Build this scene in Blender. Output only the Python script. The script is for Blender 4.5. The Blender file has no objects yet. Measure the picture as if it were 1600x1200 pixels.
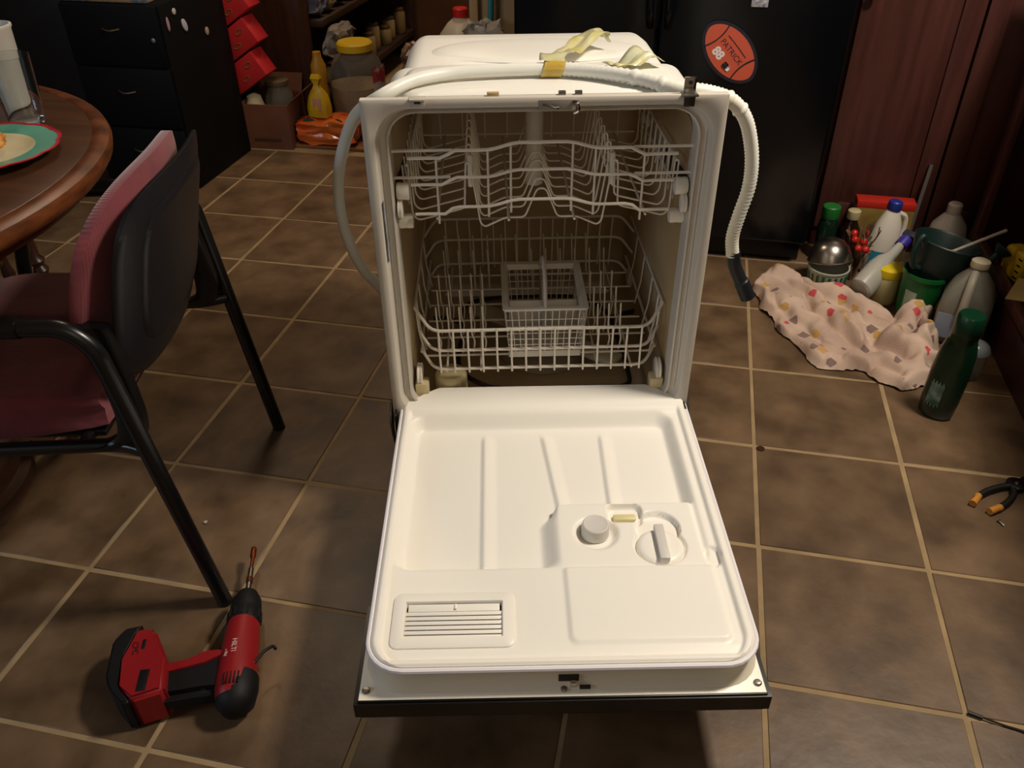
import bpy, bmesh, math, random
from mathutils import Vector, Matrix, Euler, noise
from math import sin, cos, pi, radians as R, sqrt, exp, hypot
rnd = random.Random(7)
S = bpy.context.scene
COL = S.collection

# ------------------------------------------------------------------ camera
cd = bpy.data.cameras.new('camera'); cam = bpy.data.objects.new('camera', cd); COL.objects.link(cam)
cam.location = (0.4197, -1.6127, 1.2730)
cam.rotation_euler = (0.9517, 0.0072, 0.2067)
cd.sensor_width = 36; cd.lens = 36 * 1304.16 / 1600; cd.clip_start = 0.02; cd.clip_end = 60
S.camera = cam
# ------------------------------------------------------------------ light
S.view_settings.view_transform = 'Standard'; S.view_settings.look = 'None'
S.view_settings.exposure = 0.0; S.view_settings.gamma = 1.0; S.view_settings.use_curve_mapping = False
w = bpy.data.worlds.new('world'); S.world = w; w.use_nodes = True
w.node_tree.nodes['Background'].inputs[0].default_value = (1.0, 0.76, 0.50, 1)
w.node_tree.nodes['Background'].inputs[1].default_value = 0.12
def area(name, loc, target, size, power, color, sy=None):
    l = bpy.data.lights.new(name, 'AREA'); l.shape = 'RECTANGLE'; l.size = size; l.size_y = sy or size
    l.energy = power; l.color = color
    o = bpy.data.objects.new(name, l); COL.objects.link(o); o.location = loc
    o.rotation_euler = (Vector(target) - Vector(loc)).to_track_quat('-Z', 'Y').to_euler()
    return o
area('ceiling_lamp', (1.45, -0.12, 2.38), (0.3, -0.5, 0), 0.35, 70, (1.0, 0.90, 0.77))
area('back_left_fill', (-0.95, 0.95, 2.38), (-1.0, 1.2, 0), 0.3, 12, (1.0, 0.80, 0.58))  # unseen fill added to brighten the cartons and the back-left floor
area('passage_fill', (-0.7, 2.75, 2.3), (-0.9, 2.4, 0), 0.3, 14, (1.0, 0.74, 0.48))  # added fill that lifts the dark passage, no fixture known there
area('front_fill', (0.9, -2.4, 2.0), (0.2, 0.2, 0.3), 0.9, 4, (1.0, 0.86, 0.68))  # weak warm fill added from the camera side
area('left_window_light', (-2.3, -2.4, 1.6), (-1.2, -1.0, 0), 0.7, 18, (0.60, 0.76, 1.0))

# ------------------------------------------------------------------ materials
MC = {}
def lin(h):
    h = h.lstrip('#'); c = [int(h[i:i+2], 16)/255 for i in (0, 2, 4)]
    return [(x/12.92 if x <= .04045 else ((x+.055)/1.055)**2.4) for x in c]
def mat(name, hexc, rough=.5, metal=0, hex2=None, scale=8, stretch=(1, 1, 1), bump=0, bscale=60, coord='Object',
        trans=0, ior=1.45, sss=0, spec=.5, contrast=(.35, .65), detail=4, coat=0, alpha=1, rand=0):
    if name in MC: return MC[name]
    m = bpy.data.materials.new(name); m.use_nodes = True; nt = m.node_tree; N = nt.nodes; L = nt.links
    b = N['Principled BSDF']; c = lin(hexc)
    b.inputs['Base Color'].default_value = (*c, 1); b.inputs['Roughness'].default_value = rough
    b.inputs['Metallic'].default_value = metal; b.inputs['IOR'].default_value = ior
    b.inputs['Transmission Weight'].default_value = trans
    b.inputs['Specular IOR Level'].default_value = spec
    b.inputs['Coat Weight'].default_value = coat
    b.inputs['Alpha'].default_value = alpha
    if sss:
        b.inputs['Subsurface Weight'].default_value = sss; b.inputs['Subsurface Scale'].default_value = .01
    if hex2 or bump or rand:
        tc = N.new('ShaderNodeTexCoord'); mp = N.new('ShaderNodeMapping'); mp.inputs['Scale'].default_value = stretch
        L.new(tc.outputs[coord], mp.inputs[0])
        vec = mp.outputs[0]
        if rand:
            oi = N.new('ShaderNodeObjectInfo'); mu = N.new('ShaderNodeVectorMath'); mu.operation = 'ADD'
            sc = N.new('ShaderNodeMath'); sc.operation = 'MULTIPLY'; sc.inputs[1].default_value = 37
            L.new(oi.outputs['Random'], sc.inputs[0]); L.new(vec, mu.inputs[0]); L.new(sc.outputs[0], mu.inputs[1]); vec = mu.outputs[0]
    if hex2:
        n = N.new('ShaderNodeTexNoise'); n.inputs['Scale'].default_value = scale; n.inputs['Detail'].default_value = detail
        L.new(vec, n.inputs['Vector'])
        r = N.new('ShaderNodeValToRGB'); e = r.color_ramp.elements
        e[0].position = contrast[0]; e[1].position = contrast[1]; e[0].color = (*c, 1); e[1].color = (*lin(hex2), 1)
        L.new(n.outputs['Fac'], r.inputs[0])
        out = r.outputs[0]
        if rand:
            hs = N.new('ShaderNodeHueSaturation'); mr = N.new('ShaderNodeMapRange')
            mr.inputs['To Min'].default_value = 1-rand; mr.inputs['To Max'].default_value = 1+rand
            L.new(oi.outputs['Random'], mr.inputs[0]); L.new(mr.outputs[0], hs.inputs['Value']); L.new(out, hs.inputs['Color']); out = hs.outputs[0]
        L.new(out, b.inputs['Base Color'])
    if bump:
        n2 = N.new('ShaderNodeTexNoise'); n2.inputs['Scale'].default_value = bscale; n2.inputs['Detail'].default_value = 5
        L.new(vec, n2.inputs['Vector'])
        bp = N.new('ShaderNodeBump'); bp.inputs['Strength'].default_value = 1; bp.inputs['Distance'].default_value = bump
        L.new(n2.outputs['Fac'], bp.inputs['Height']); L.new(bp.outputs[0], b.inputs['Normal'])
    MC[name] = m
    return m

TILE = mat('floor_tile', '#4a3826', .42, hex2='#725a42', scale=9, bump=.0012, bscale=22, rand=.10, coord='Object', detail=8, contrast=(.3, .72), spec=.45)
GROUT = mat('grout', '#99805c', .85, hex2='#857050', scale=12, bump=.001)
PLASTIC = mat('white_plastic', '#ebe7dc', .34, spec=.4)
LINER = mat('door_liner_plastic', '#efeadf', .38, spec=.4)
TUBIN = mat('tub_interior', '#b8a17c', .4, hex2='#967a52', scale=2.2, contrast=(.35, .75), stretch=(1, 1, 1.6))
TUBOUT = mat('tub_plastic', '#e6e3da', .36)
FLANGE = mat('tub_flange', '#c0b8ab', .42)
PANELW = mat('painted_steel', '#efe9d6', .35)
WIRE = mat('rack_vinyl', '#d9d0c0', .45)
WHEEL = mat('rack_wheel', '#ddd5c5', .5)
BLACKP = mat('black_panel', '#0d0b0a', .35)
STEEL = mat('steel', '#8f8b84', .35, 1)
DSTEEL = mat('dark_steel', '#4a4640', .45, 1)
CHROME = mat('chrome', '#c9c6c0', .15, 1)
HEATER = mat('heater_rod', '#2b1e16', .5, .3)
HOSE = mat('drain_hose', '#e2e2d8', .4, hex2='#dcd3ac', scale=2.2, contrast=(.5, .75), sss=.1)
RUBBER = mat('black_rubber', '#17181c', .5)
TAPE = mat('clear_tape', '#c9bd6e', .25, alpha=.75, hex2='#d9d6b4', scale=18, spec=.8)
HOLE = mat('dark_recess', '#2a2118', .8)

# ------------------------------------------------------------------ geometry helpers
def mk(name, bm, m=None, parent=None, smooth=True, angle=40):
    me = bpy.data.meshes.new(name); bm.normal_update(); bm.to_mesh(me); bm.free()
    o = bpy.data.objects.new(name, me); COL.objects.link(o)
    if m: 
        for q in (m if isinstance(m, (list, tuple)) else [m]): me.materials.append(q)
    if smooth:
        me.polygons.foreach_set('use_smooth', [True]*len(me.polygons))
        try: me.set_sharp_from_angle(angle=R(angle))
        except Exception: pass
    if parent: o.parent = parent
    return o
def thing(name, label, cat, loc=(0, 0, 0), rot=(0, 0, 0), group=None):
    o = bpy.data.objects.new(name, None); COL.objects.link(o); o.empty_display_size = .05
    o.location = loc; o.rotation_euler = rot
    o['label'] = label; o['category'] = cat
    if group: o['group'] = group
    return o
def tag(o, label, cat, group=None):
    o['label'] = label; o['category'] = cat
    if group: o['group'] = group
    return o
def struct(o, label=None):
    o['kind'] = 'structure'
    if label: o['label'] = label
    return o
def B(): return bmesh.new()
def box(bm, c, s, bev=0, rot=None, seg=2, mi=0):
    r = bmesh.ops.create_cube(bm, size=1)
    M = Matrix.Translation(c) @ (rot.to_matrix().to_4x4() if rot else Matrix()) @ Matrix.Diagonal((*s, 1))
    bmesh.ops.transform(bm, matrix=M, verts=r['verts'])
    fs = set(f for v in r['verts'] for f in v.link_faces)
    for f in fs: f.material_index = mi
    if bev:
        es = list({e for v in r['verts'] for e in v.link_edges})
        bmesh.ops.bevel(bm, geom=es, offset=bev, segments=seg, affect='EDGES', profile=.5)
    return bm
def bxo(name, c, s, m, parent=None, bev=0, rot=None, seg=2):
    return mk(name, box(B(), c, s, bev, rot, seg), m, parent)
def loft(bm, loops, caps=(False, False), closed=True, mi=0):
    rings = [[bm.verts.new(p) for p in lp] for lp in loops]
    n = len(rings[0])
    for a, b in zip(rings, rings[1:]):
        for i in range(n if closed else n-1):
            j = (i+1) % n
            try:
                f = bm.faces.new((a[i], a[j], b[j], b[i])); f.material_index = mi
            except ValueError: pass
    if caps[0]: bm.faces.new(rings[0][::-1]).material_index = mi
    if caps[1]: bm.faces.new(rings[-1]).material_index = mi
    return rings
def smooth_path(pts, k=6, closed=False):
    P = [Vector(p) for p in pts]; n = len(P); out = []
    rng = range(n) if closed else range(n-1)
    for i in rng:
        p0 = P[(i-1) % n] if closed or i > 0 else P[0]*2-P[1]
        p1 = P[i]; p2 = P[(i+1) % n]
        p3 = P[(i+2) % n] if closed or i+2 < n else P[-1]*2-P[-2]
        for j in range(k):
            t = j/k
            out.append(.5*((2*p1)+(p2-p0)*t+(2*p0-5*p1+4*p2-p3)*t*t+(3*p1-p0-3*p2+p3)*t**3))
    if not closed: out.append(P[-1])
    return out
def fillet(pts, r, k=4):
    P = [Vector(p) for p in pts]; out = [P[0]]
    for a, b, c in zip(P, P[1:], P[2:]):
        u = (a-b); v = (c-b); q = min(r, u.length*.48, v.length*.48)
        s = b+u.normalized()*q; e = b+v.normalized()*q
        for i in range(k+1):
            t = i/k; out.append((1-t)**2*s+2*t*(1-t)*b+t*t*e)
    out.append(P[-1]); return out
def tube(bm, pts, r, seg=8, closed=False, caps=True, rf=None, mi=0):
    P = [Vector(p) for p in pts]; n = len(P)
    T = []
    for i in range(n):
        if closed: t = P[(i+1) % n]-P[i-1]
        else: t = P[min(i+1, n-1)]-P[max(i-1, 0)]
        T.append(t.normalized() if t.length > 1e-9 else Vector((0, 0, 1)))
    u = T[0].orthogonal().normalized(); rings = []
    for i in range(n):
        if i: 
            ax = T[i-1].cross(T[i]); 
            if ax.length > 1e-7: u = Matrix.Rotation(T[i-1].angle(T[i]), 3, ax) @ u
        u = (u-T[i]*u.dot(T[i])).normalized(); v = T[i].cross(u)
        rr = rf(i/(n-1)) if rf else r
        rings.append([bm.verts.new(P[i]+(u*cos(2*pi*k/seg)+v*sin(2*pi*k/seg))*rr) for k in range(seg)])
    for i in range(n if closed else n-1):
        a = rings[i]; b = rings[(i+1) % n]
        off = 0
        if closed and i == n-1:
            off = min(range(seg), key=lambda o: (a[0].co-b[o].co).length)
        for k in range(seg):
            j = (k+1) % seg
            f = bm.faces.new((a[k], a[j], b[(j+off) % seg], b[(k+off) % seg])); f.material_index = mi
    if caps and not closed:
        bm.faces.new(rings[0][::-1]).material_index = mi; bm.faces.new(rings[-1]).material_index = mi
    return bm
def tbo(name, pts, r, m, parent=None, seg=8, **k): return mk(name, tube(B(), pts, r, seg, **k), m, parent)
def lathe(bm, prof, seg=24, c=(0, 0, 0), sx=1, sy=1, mi=0, caps=True):
    loops = [[(c[0]+r*sx*cos(2*pi*i/seg), c[1]+r*sy*sin(2*pi*i/seg), c[2]+z) for i in range(seg)] for r, z in prof]
    loft(bm, loops, caps=(caps and prof[0][0] > 0, caps and prof[-1][0] > 0), mi=mi)
    return bm
def lto(name, prof, m, parent=None, seg=24, **k): return mk(name, lathe(B(), prof, seg, **k), m, parent)
def rrect(x0, x1, y0, y1, r, n=6):
    out = []
    for cx, cy, a0 in ((x1-r, y1-r, 0), (x0+r, y1-r, 90), (x0+r, y0+r, 180), (x1-r, y0+r, 270)):
        for i in range(n+1):
            a = R(a0+90*i/n); out.append((cx+r*cos(a), cy+r*sin(a)))
    return out
def ss(a, b, x):
    t = max(0, min(1, (x-a)/(b-a))); return t*t*(3-2*t)
def sdr(x, y, x0, x1, y0, y1, r):
    cx, cy = (x0+x1)/2, (y0+y1)/2; qx = abs(x-cx)-(x1-x0)/2+r; qy = abs(y-cy)-(y1-y0)/2+r
    return hypot(max(qx, 0), max(qy, 0))+min(max(qx, qy), 0)-r
def text(name, body, size, m, parent, loc, rot, extrude=.0006, align='CENTER', bold=0):
    c = bpy.data.curves.new(name, 'FONT'); c.body = body; c.size = size; c.extrude = extrude; c.offset = bold; c.align_x = align; c.align_y = 'CENTER'
    o = bpy.data.objects.new(name, c); COL.objects.link(o)
    bpy.context.view_layer.update()
    dg = bpy.context.evaluated_depsgraph_get(); me = bpy.data.meshes.new_from_object(o.evaluated_get(dg))
    bpy.data.objects.remove(o); q = bpy.data.objects.new(name, me); COL.objects.link(q)
    me.materials.clear(); me.materials.append(m); q.parent = parent; q.location = loc; q.rotation_euler = rot
    return q

# ------------------------------------------------------------------ setting
T = .33
floor = struct(bxo('floor', (-.7, .9, -.0075), (5.6, 6.6, .012), GROUT), 'brown ceramic tile floor with tan grout lines')
floor_bm = box(B(), (0, 0, 0), (T-.0095, T-.0095, .0075), .0015, seg=1)
tile0 = mk('tile', floor_bm, TILE, floor); first = True
for ix in range(-9, 7):
    for iy in range(-8, 9):
        cx, cy = (ix+.5)*T, (iy+.5)*T
        if cx < -2.9 or cx > 1.8 or cy > 1.72 or cy < -2.4: continue
        if cy > .3 and cx > 1.7: continue
        if first: o = tile0; first = False
        else: o = tile0.copy(); COL.objects.link(o)
        o.parent = floor
        o.location = (cx+rnd.uniform(-.0012, .0012), cy+rnd.uniform(-.0012, .0012), -.00375+rnd.uniform(-.0004, .0004))
        o.rotation_euler = (rnd.uniform(-.002, .002), rnd.uniform(-.002, .002), rnd.choice((0, pi/2, pi, -pi/2))+rnd.uniform(-.003, .003))
BROWNWALL = mat('brown_wood_panel', '#4a2a1c', .5, hex2='#3a2016', scale=6, stretch=(6, 6, .5), coord='Object')
CHERRY = mat('cherry_laminate', '#55302a', .38, hex2='#45261f', scale=5, stretch=(7, 7, .6), spec=.5)
CHERRY2 = mat('cherry_dark', '#35130f', .4, hex2='#2a0f0c', scale=5, stretch=(7, 7, .6))
PAINT = mat('tan_wall_paint', '#a58a66', .7, hex2='#9a7f5c', scale=3)
CEIL = mat('ceiling_paint', '#b9ad98', .9)
struct(bxo('ceiling', (-.7, .6, 2.46), (5.6, 6.4, .06), CEIL), 'plain off-white ceiling')
struct(bxo('wall_left', (-3.1, .9, 1.2), (.1, 5.6, 2.44), mat('left_wall', '#5a4a3c', .8)), 'brown left wall')
struct(bxo('wall_back', (-.9, 3.45, 1.2), (4.4, .1, 2.44), mat('back_wall', '#54341f', .7, hex2='#46291a', scale=3)), 'brown wall at the end of the passage')
struct(bxo('wall_back_left', (-2.15, 1.97, 1.2), (1.80, .08, 2.44), BROWNWALL), 'brown wood panelled wall behind the filing cabinet')
struct(bxo('wall_back_right', (.74, 1.86, 1.2), (2.42, .1, 2.44), PAINT), 'tan painted wall behind the refrigerator')
struct(bxo('wall_right', (2.0, .2, 1.2), (.1, 4.2, 2.44), mat('right_wall', '#3a2a20', .8)), 'brown right wall')
# pantry step
bm = B(); box(bm, (-1.05, 1.745, .006), (1.3, .09, .014), .003)
struct(mk('trim_1', bm, mat('threshold_wood', '#8a5c38', .5, hex2='#6e4528', scale=4, stretch=(1, 12, 12))), 'worn wooden threshold strip at the pantry')
struct(bxo('trim_2', (-.452, 1.80, 1.2), (.035, .03, 2.4), mat('trim_paint', '#b5966a', .5), bev=.004), 'tan painted door casing beside the refrigerator')

# ------------------------------------------------------------------ dishwasher
OX, OY = .1876, -.2563
YAW = R(13.8)
DW = thing('dishwasher', 'white dishwasher pulled out on the tile floor, door fully open with empty racks inside', 'dishwasher', (OX, OY, 0), (0, 0, YAW))
def rr3(x0, x1, z0, z1, r, y, n=8): return [(x, y, z) for x, z in rrect(x0, x1, z0, z1, r, n)]
bm = B()
loft(bm, [rr3(-.3025, .3025, .205, .866, .002, .012), rr3(-.3025, .3025, .205, .866, .002, 0.0), rr3(-.301, .301, .206, .8645, .002, -.0015),
          rr3(-.2865, .2865, .216, .852, .062, -.0015), rr3(-.284, .284, .218, .8495, .061, 0.001), rr3(-.2815, .2815, .22, .847, .06, .010),
          rr3(-.276, .276, .224, .8445, .058, .016), rr3(-.268, .268, .226, .842, .052, .016), rr3(-.2655, .2655, .228, .840, .05, .012), rr3(-.262, .262, .23, .838, .048, .014), rr3(-.26, .26, .23, .836, .046, .05)])
mk('tub_flange', bm, FLANGE, DW, angle=55)
def tubloop(hw, zb, zt, r, y): return rr3(-hw, hw, zb, zt, r, y)
bm = B()
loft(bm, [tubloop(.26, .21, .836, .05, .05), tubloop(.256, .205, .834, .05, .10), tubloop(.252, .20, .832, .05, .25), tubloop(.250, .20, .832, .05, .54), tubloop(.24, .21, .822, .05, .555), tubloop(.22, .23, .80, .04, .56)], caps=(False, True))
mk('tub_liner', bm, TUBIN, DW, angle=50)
bm = B()
loft(bm, [tubloop(.276, .19, .850, .035, .012), tubloop(.276, .19, .852, .035, .235), tubloop(.274, .192, .850, .035, .247), tubloop(.266, .195, .842, .035, .251),
          tubloop(.258, .198, .840, .035, .253), tubloop(.260, .198, .8395, .036, .27), tubloop(.260, .195, .8435, .038, .30), tubloop(.258, .195, .846, .04, .48), tubloop(.255, .20, .843, .04, .53), tubloop(.25, .21, .83, .04, .565), tubloop(.23, .23, .8, .04, .575)], caps=(False, True))
mk('tub_shell', bm, TUBOUT, DW, angle=30)
# embossed pads on the top of the tub
bm = B(); pr = lambda x0, x1, y0, y1, r, z: [(x, y, z) for x, y in rrect(x0, x1, y0, y1, r, 7)]
loft(bm, [pr(-.242, .242, .03, .236, .05, .850), pr(-.238, .238, .034, .232, .05, .857), pr(-.226, .226, .046, .220, .045, .861), pr(-.15, .15, .09, .18, .03, .861)], caps=(False, True))
mk('top_pad', bm, TUBOUT, DW, angle=60)
bm = B(); ov = lambda a, b, z: [(.01+a*cos(2*pi*i/48), .385+b*sin(2*pi*i/48), z) for i in range(48)]
loft(bm, [ov(.215, .095, .844), ov(.205, .088, .8475), ov(.185, .078, .8495), ov(.1, .04, .8505)], caps=(False, True))
mk('top_emboss', bm, TUBOUT, DW, angle=80)
# insulation/metal strip in the gap behind the flange
bxo('support_strip', (-.03, .016, .858), (.40, .018, .010), mat('galvanised', '#8b8578', .55, .5, hex2='#a8a294', scale=30), DW, .001)
for x, nm in ((-.208, 0), (.236, 1)):
    br = bxo('mounting_bracket', (x, .0, .866), (.026, .022, .0035), STEEL if nm else mat('pale_bracket', '#b5b0a5', .5, .3), DW, .001)
    if nm:
        bm = B(); box(bm, (x, .004, .880), (.020, .003, .026), .001); mk('clip_tab', bm, CHROME, br)
        bm = B(); lathe(bm, [(.0035, 0), (.0035, .002)], 12); bmesh.ops.rotate(bm, verts=bm.verts, matrix=Matrix.Rotation(R(90), 3, 'X')); bmesh.ops.translate(bm, verts=bm.verts, vec=(x, .0028, .884)); mk('clip_hole', bm, HOLE, br)
        bm = B(); box(bm, (x, -.004, .856), (.018, .003, .018), .001); mk('clip_tab', bm, DSTEEL, br)
    else:
        bm = B(); box(bm, (x, -.003, .860), (.024, .003, .012), .001); mk('clip_tab', bm, MC['pale_bracket'], br)
        bm = B(); box(bm, (x, -.0055, .861), (.010, .002, .003), 0); mk('clip_slot', bm, HOLE, br)
for x in (-.085, .028, .055): bxo('strap_tab', (x, .010, .868), (.020 if x < 0 else .012, .008, .008), mat('tan_tab', '#b59a6a', .6) if x < 0 else STEEL, DW, .001)
lat = bxo('latch_plate', (.022, -.0025, .853), (.066, .002, .017), mat('grey_plate', '#8f887c', .5, .3), DW, .0006)
tbo('latch_hook', [(-.004, -.005, .855), (.006, -.007, .854), (.014, -.008, .850), (.022, -.006, .850), (.020, -.006, .847)], .0018, DSTEEL, lat, seg=6)
mk('latch_striker', tube(B(), fillet([(.046, -.004, .858), (.052, -.012, .858), (.054, -.012, .846), (.048, -.006, .842)], .004), .0036, 8), CHROME, lat)
# label on left inner flange, spray tower
bxo('serial_sticker', (-.2805, .0075, .63), (.0012, .010, .115), mat('sticker', '#5b6478', .6, hex2='#8a8f9c', scale=40), DW)
lto('spray_tower', [(.019, .60), (.019, .79), (.026, .832)], mat('tower', '#cfcabc', .4), DW, 20, c=(.0, .30, 0))
lto('air_gap_cylinder', [(.034, .20), (.034, .262), (.031, .27), (.028, .272)], mat('yellowed_plastic', '#c9b98d', .4), DW, 24, c=(-.185, .085, 0))
for sx in (-1, 1): bxo('door_stop', (sx*.243, .045, .26), (.028, .03, .035), MC['yellowed_plastic'], DW, .004)
# heating element
hp = [(-.235, .37, .232), (-.19, .375, .232), (-.165, .34, .232), (-.165, .40, .232), (-.13, .45, .232), (0, .47, .232), (.13, .45, .232), (.185, .38, .232), (.195, .27, .232), (.20, .14, .232), (.19, .075, .232), (.12, .07, .232), (-.05, .07, .232), (-.12, .09, .232), (-.17, .16, .232), (-.165, .30, .232)]
tbo('heating_element', smooth_path(hp[3:], 5, True), .0052, HEATER, DW, closed=True)
tbo('element_terminal', [(-.235, .36, .238), (-.205, .362, .236), (-.17, .35, .232)], .006, HEATER, DW)
tbo('element_terminal', [(.250, .37, .238), (.215, .362, .236), (.19, .35, .232)], .006, HEATER, DW)
# lower spray arm and filter
bm = B(); lathe(bm, [(.10, .205), (.10, .222), (.05, .235), (.02, .238)], 28, c=(.02, .26, 0)); mk('sump_cover', bm, mat('sump', '#a3957a', .5), DW)
bm = B(); box(bm, (0, 0, 0), (.40, .05, .014), .006, rot=Euler((0, 0, R(-38)))); bmesh.ops.translate(bm, verts=bm.verts, vec=(.02, .26, .252)); mk('spray_arm', bm, mat('arm', '#c9bfa6', .45), DW)

# base frame under the tub
bxo('base_frame', (0, .30, .10), (.54, .48, .17), mat('base_steel', '#3a3631', .6, .4), DW, .004)
for sx in (-1, 1):
    for y in (.06, .5): lto('leveling_leg', [(.014, 0), (.014, .01), (.005, .012), (.005, .02)], DSTEEL, DW, 10, c=(sx*.25, y, 0))
bxo('kick_panel', (0, .06, .075), (.58, .01, .13), BLACKP, DW, .002)

# ---- door
DYAW = R(-.9); cD, sD = cos(DYAW), sin(DYAW)
def dloc(x, y): x += .004; return (cD*x-sD*y, sD*x+cD*y)
def dmap(bm):
    for v in bm.verts: v.co.x, v.co.y = dloc(v.co.x, v.co.y)
    return bm
door = mk('door', dmap(box(B(), (0, -.3425, .187), (.600, .605, .006), .001)), PANELW, DW)
mk('door_panel', dmap(box(B(), (0, -.343, .166), (.604, .608, .036), .003)), BLACKP, door)
bm = B(); prof = [(-.650, .186), (-.650, .156), (-.640, .146), (-.50, .138), (-.47, .150), (-.47, .187), (-.640, .187)]
loft(bm, [[(x, y, z) for y, z in prof] for x in (-.307, -.305, .305, .307)], caps=(True, True)); mk('control_panel', dmap(bm), BLACKP, door, angle=30)
mk('front_lip', dmap(box(B(), (0, -.646, .182), (.602, .003, .016), .001)), BLACKP, door)
for x, y in ((-.290, -.629), (.290, -.629), (-.2945, -.497), (-.2945, -.053), (.2945, -.35)):
    bm = B(); lathe(bm, [(.0062, .1895), (.0062, .1915), (.0045, .1935), (.0022, .1938)], 14, c=(x, y, 0)); box(bm, (x, y, .1940), (.007, .0013, .0008)); mk('screw', dmap(bm), STEEL, door)
# liner: height field
X0, X1 = -.2845, .2895
YB, YT = -.6255, .050
def wid(y):
    l, r = X0, X1
    rc = .052
    if y < YB+rc:
        t = (YB+rc-y)/rc; d = rc*(1-sqrt(max(0, 1-t*t))); l += d; r -= d
    if y > .012:
        t = (y-.012)/(.045-.012); t = min(1, t); l = l+.012+.055*t; r = r-.012-.055*t
    return l, r
def hgt(x, y):
    h = 0
    l, r = wid(y)
    edge = min(x-l, r-x, y-YB)
    h -= .004*(1-ss(0, .005, edge))
    h -= .0085*ss(.011, .017, edge)*(1-ss(-.03, -.012, y))
    # hinge side lip
    h += .012*ss(-.02, .045, y)
    dm = sdr(x, y, -.272, .262, -.440, -.022, .035)
    basin = ss(0, .024, -dm)*.025
    # dispenser block rises out of the basin
    bx = ss(-.024, .016, x)*(1-ss(.252, .262, x)) if x < .1 else 1-ss(.258, .266, x)*.0
    by = 1-ss(-.289, -.283, y)
    if y > -.300 and x < .02: bx *= ss(-.3, -.326, y)*.0+ss(.0, .014, x)
    bx = ss(-.022+.026*ss(-.330, -.286, y), .014, x)
    notch = ss(.245, .258, x)
    blk = bx*by*(1-notch*ss(-.43, -.40, y)*.9)
    h -= basin*(1-blk)
    if y > -.44 and y < -.04 and dm < -.02:
        fade = ss(-.055, -.09, y)*(1-blk)
        for xa, xb, ya, yb in ((-.119, -.118, -.08, -.436), (-.001, .019, -.08, -.285), (.114, .111, -.076, -.285)):
            t = (y-ya)/(yb-ya); xr = xa+(xb-xa)*t; d = x-xr
            if d < 0: p = max(0, 1+d/.007)
            else: p = max(0, 1-d/.026)
            h += .006*fade*(p*p*(3-2*p) if d > 0 else p)*ss(-.440, -.425, y)
    if y < -.440:
        # lower panels
        p = ss(0, .010, -sdr(x, y, .010, .262, -.592, -.40, .018)); h += .0045*p
        h -= .005*(1-ss(-.616, -.592, y))*ss(0.0, .02, edge)
        v = sdr(x, y, -.256, -.069, -.591, -.488, .014)
        h -= .003*ss(-.001, -.012, -v)*0
        if sdr(x, y, -.236, -.082, -.574, -.506, .001) < 0: h -= .016
    if y < -.28 and x > .02:
        d = hypot(x-.075, y+.360); h -= .011*(1-ss(.026, .042, d))
        d2 = hypot(x-.180, y+.392); h -= .009*(1-ss(.041, .045, d2))
        d3 = hypot(x-.182, y+.350); h -= .012*(1-ss(.036, .040, d3))*ss(.041, .045, d2)
        h -= .012*(1-ss(0, .006, sdr(x, y, .103-(y+.293)*.0, .156, -.330, -.295, .010)))
        d4 = hypot((x-.262)/.014, (y+.418)/.024); h -= .006*(1-ss(.85, 1.05, d4))
    return h
ZR = .2435
NX, NY = 236, 262
ys = []
for j in range(NY+1):
    t = j/NY; ys.append(YB+(YT-.005-YB)*(t+.012*sin(2*pi*t)*0) if t > .06 else YB+(YT-.005-YB)*(.06*(t/.06)**1.7))
bm = B(); grid = []
for y in ys:
    l, r = wid(y); grid.append([bm.verts.new((l+(r-l)*i/NX, y, ZR+hgt(l+(r-l)*i/NX, y))) for i in range(NX+1)])
for j in range(NY):
    a, b = grid[j], grid[j+1]
    for i in range(NX): bm.faces.new((a[i], a[i+1], b[i+1], b[i]))
outl = [v.co.copy() for v in grid[0][::4]]+[grid[j][-1].co.copy() for j in range(1, NY, 3)]+[v.co.copy() for v in grid[-1][::-6]]+[grid[j][0].co.copy() for j in range(NY-1, 0, -3)]
mk('door_liner', dmap(bm), LINER, door, angle=70)
cen = Vector((0, -.3, 0))
def off(p, d, z):
    n = Vector((p.x-max(-.23, min(.23, p.x)), p.y-max(-.57, min(-.02, p.y)), 0))
    if n.length > 1e-5: n.normalize()
    return (p.x+n.x*d, p.y+n.y*d, z)
bm = B(); loft(bm, [[(p.x, p.y, p.z) for p in outl], [off(p, .001, p.z-.004) for p in outl], [off(p, .0005, .228) for p in outl], [off(p, -.001, .213) for p in outl], [off(p, .002, .199) for p in outl], [off(p, .010, .1905) for p in outl]])
mk('liner_skirt', dmap(bm), mat('skirt', '#d9cfba', .45), door, angle=60)
k0 = max(i for i, p in enumerate(outl) if p.y > 0)+1
gp = [off(p, .0035, .2345) for p in outl[k0:]+outl[:k0] if p.y < .0]
mk('door_gasket', dmap(tube(B(), gp, .0045, 8)), mat('gasket', '#e6e2e4', .5), door)
gp2 = [off(p, .0035, .2235) for p in outl if p.y < -.48]
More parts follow.
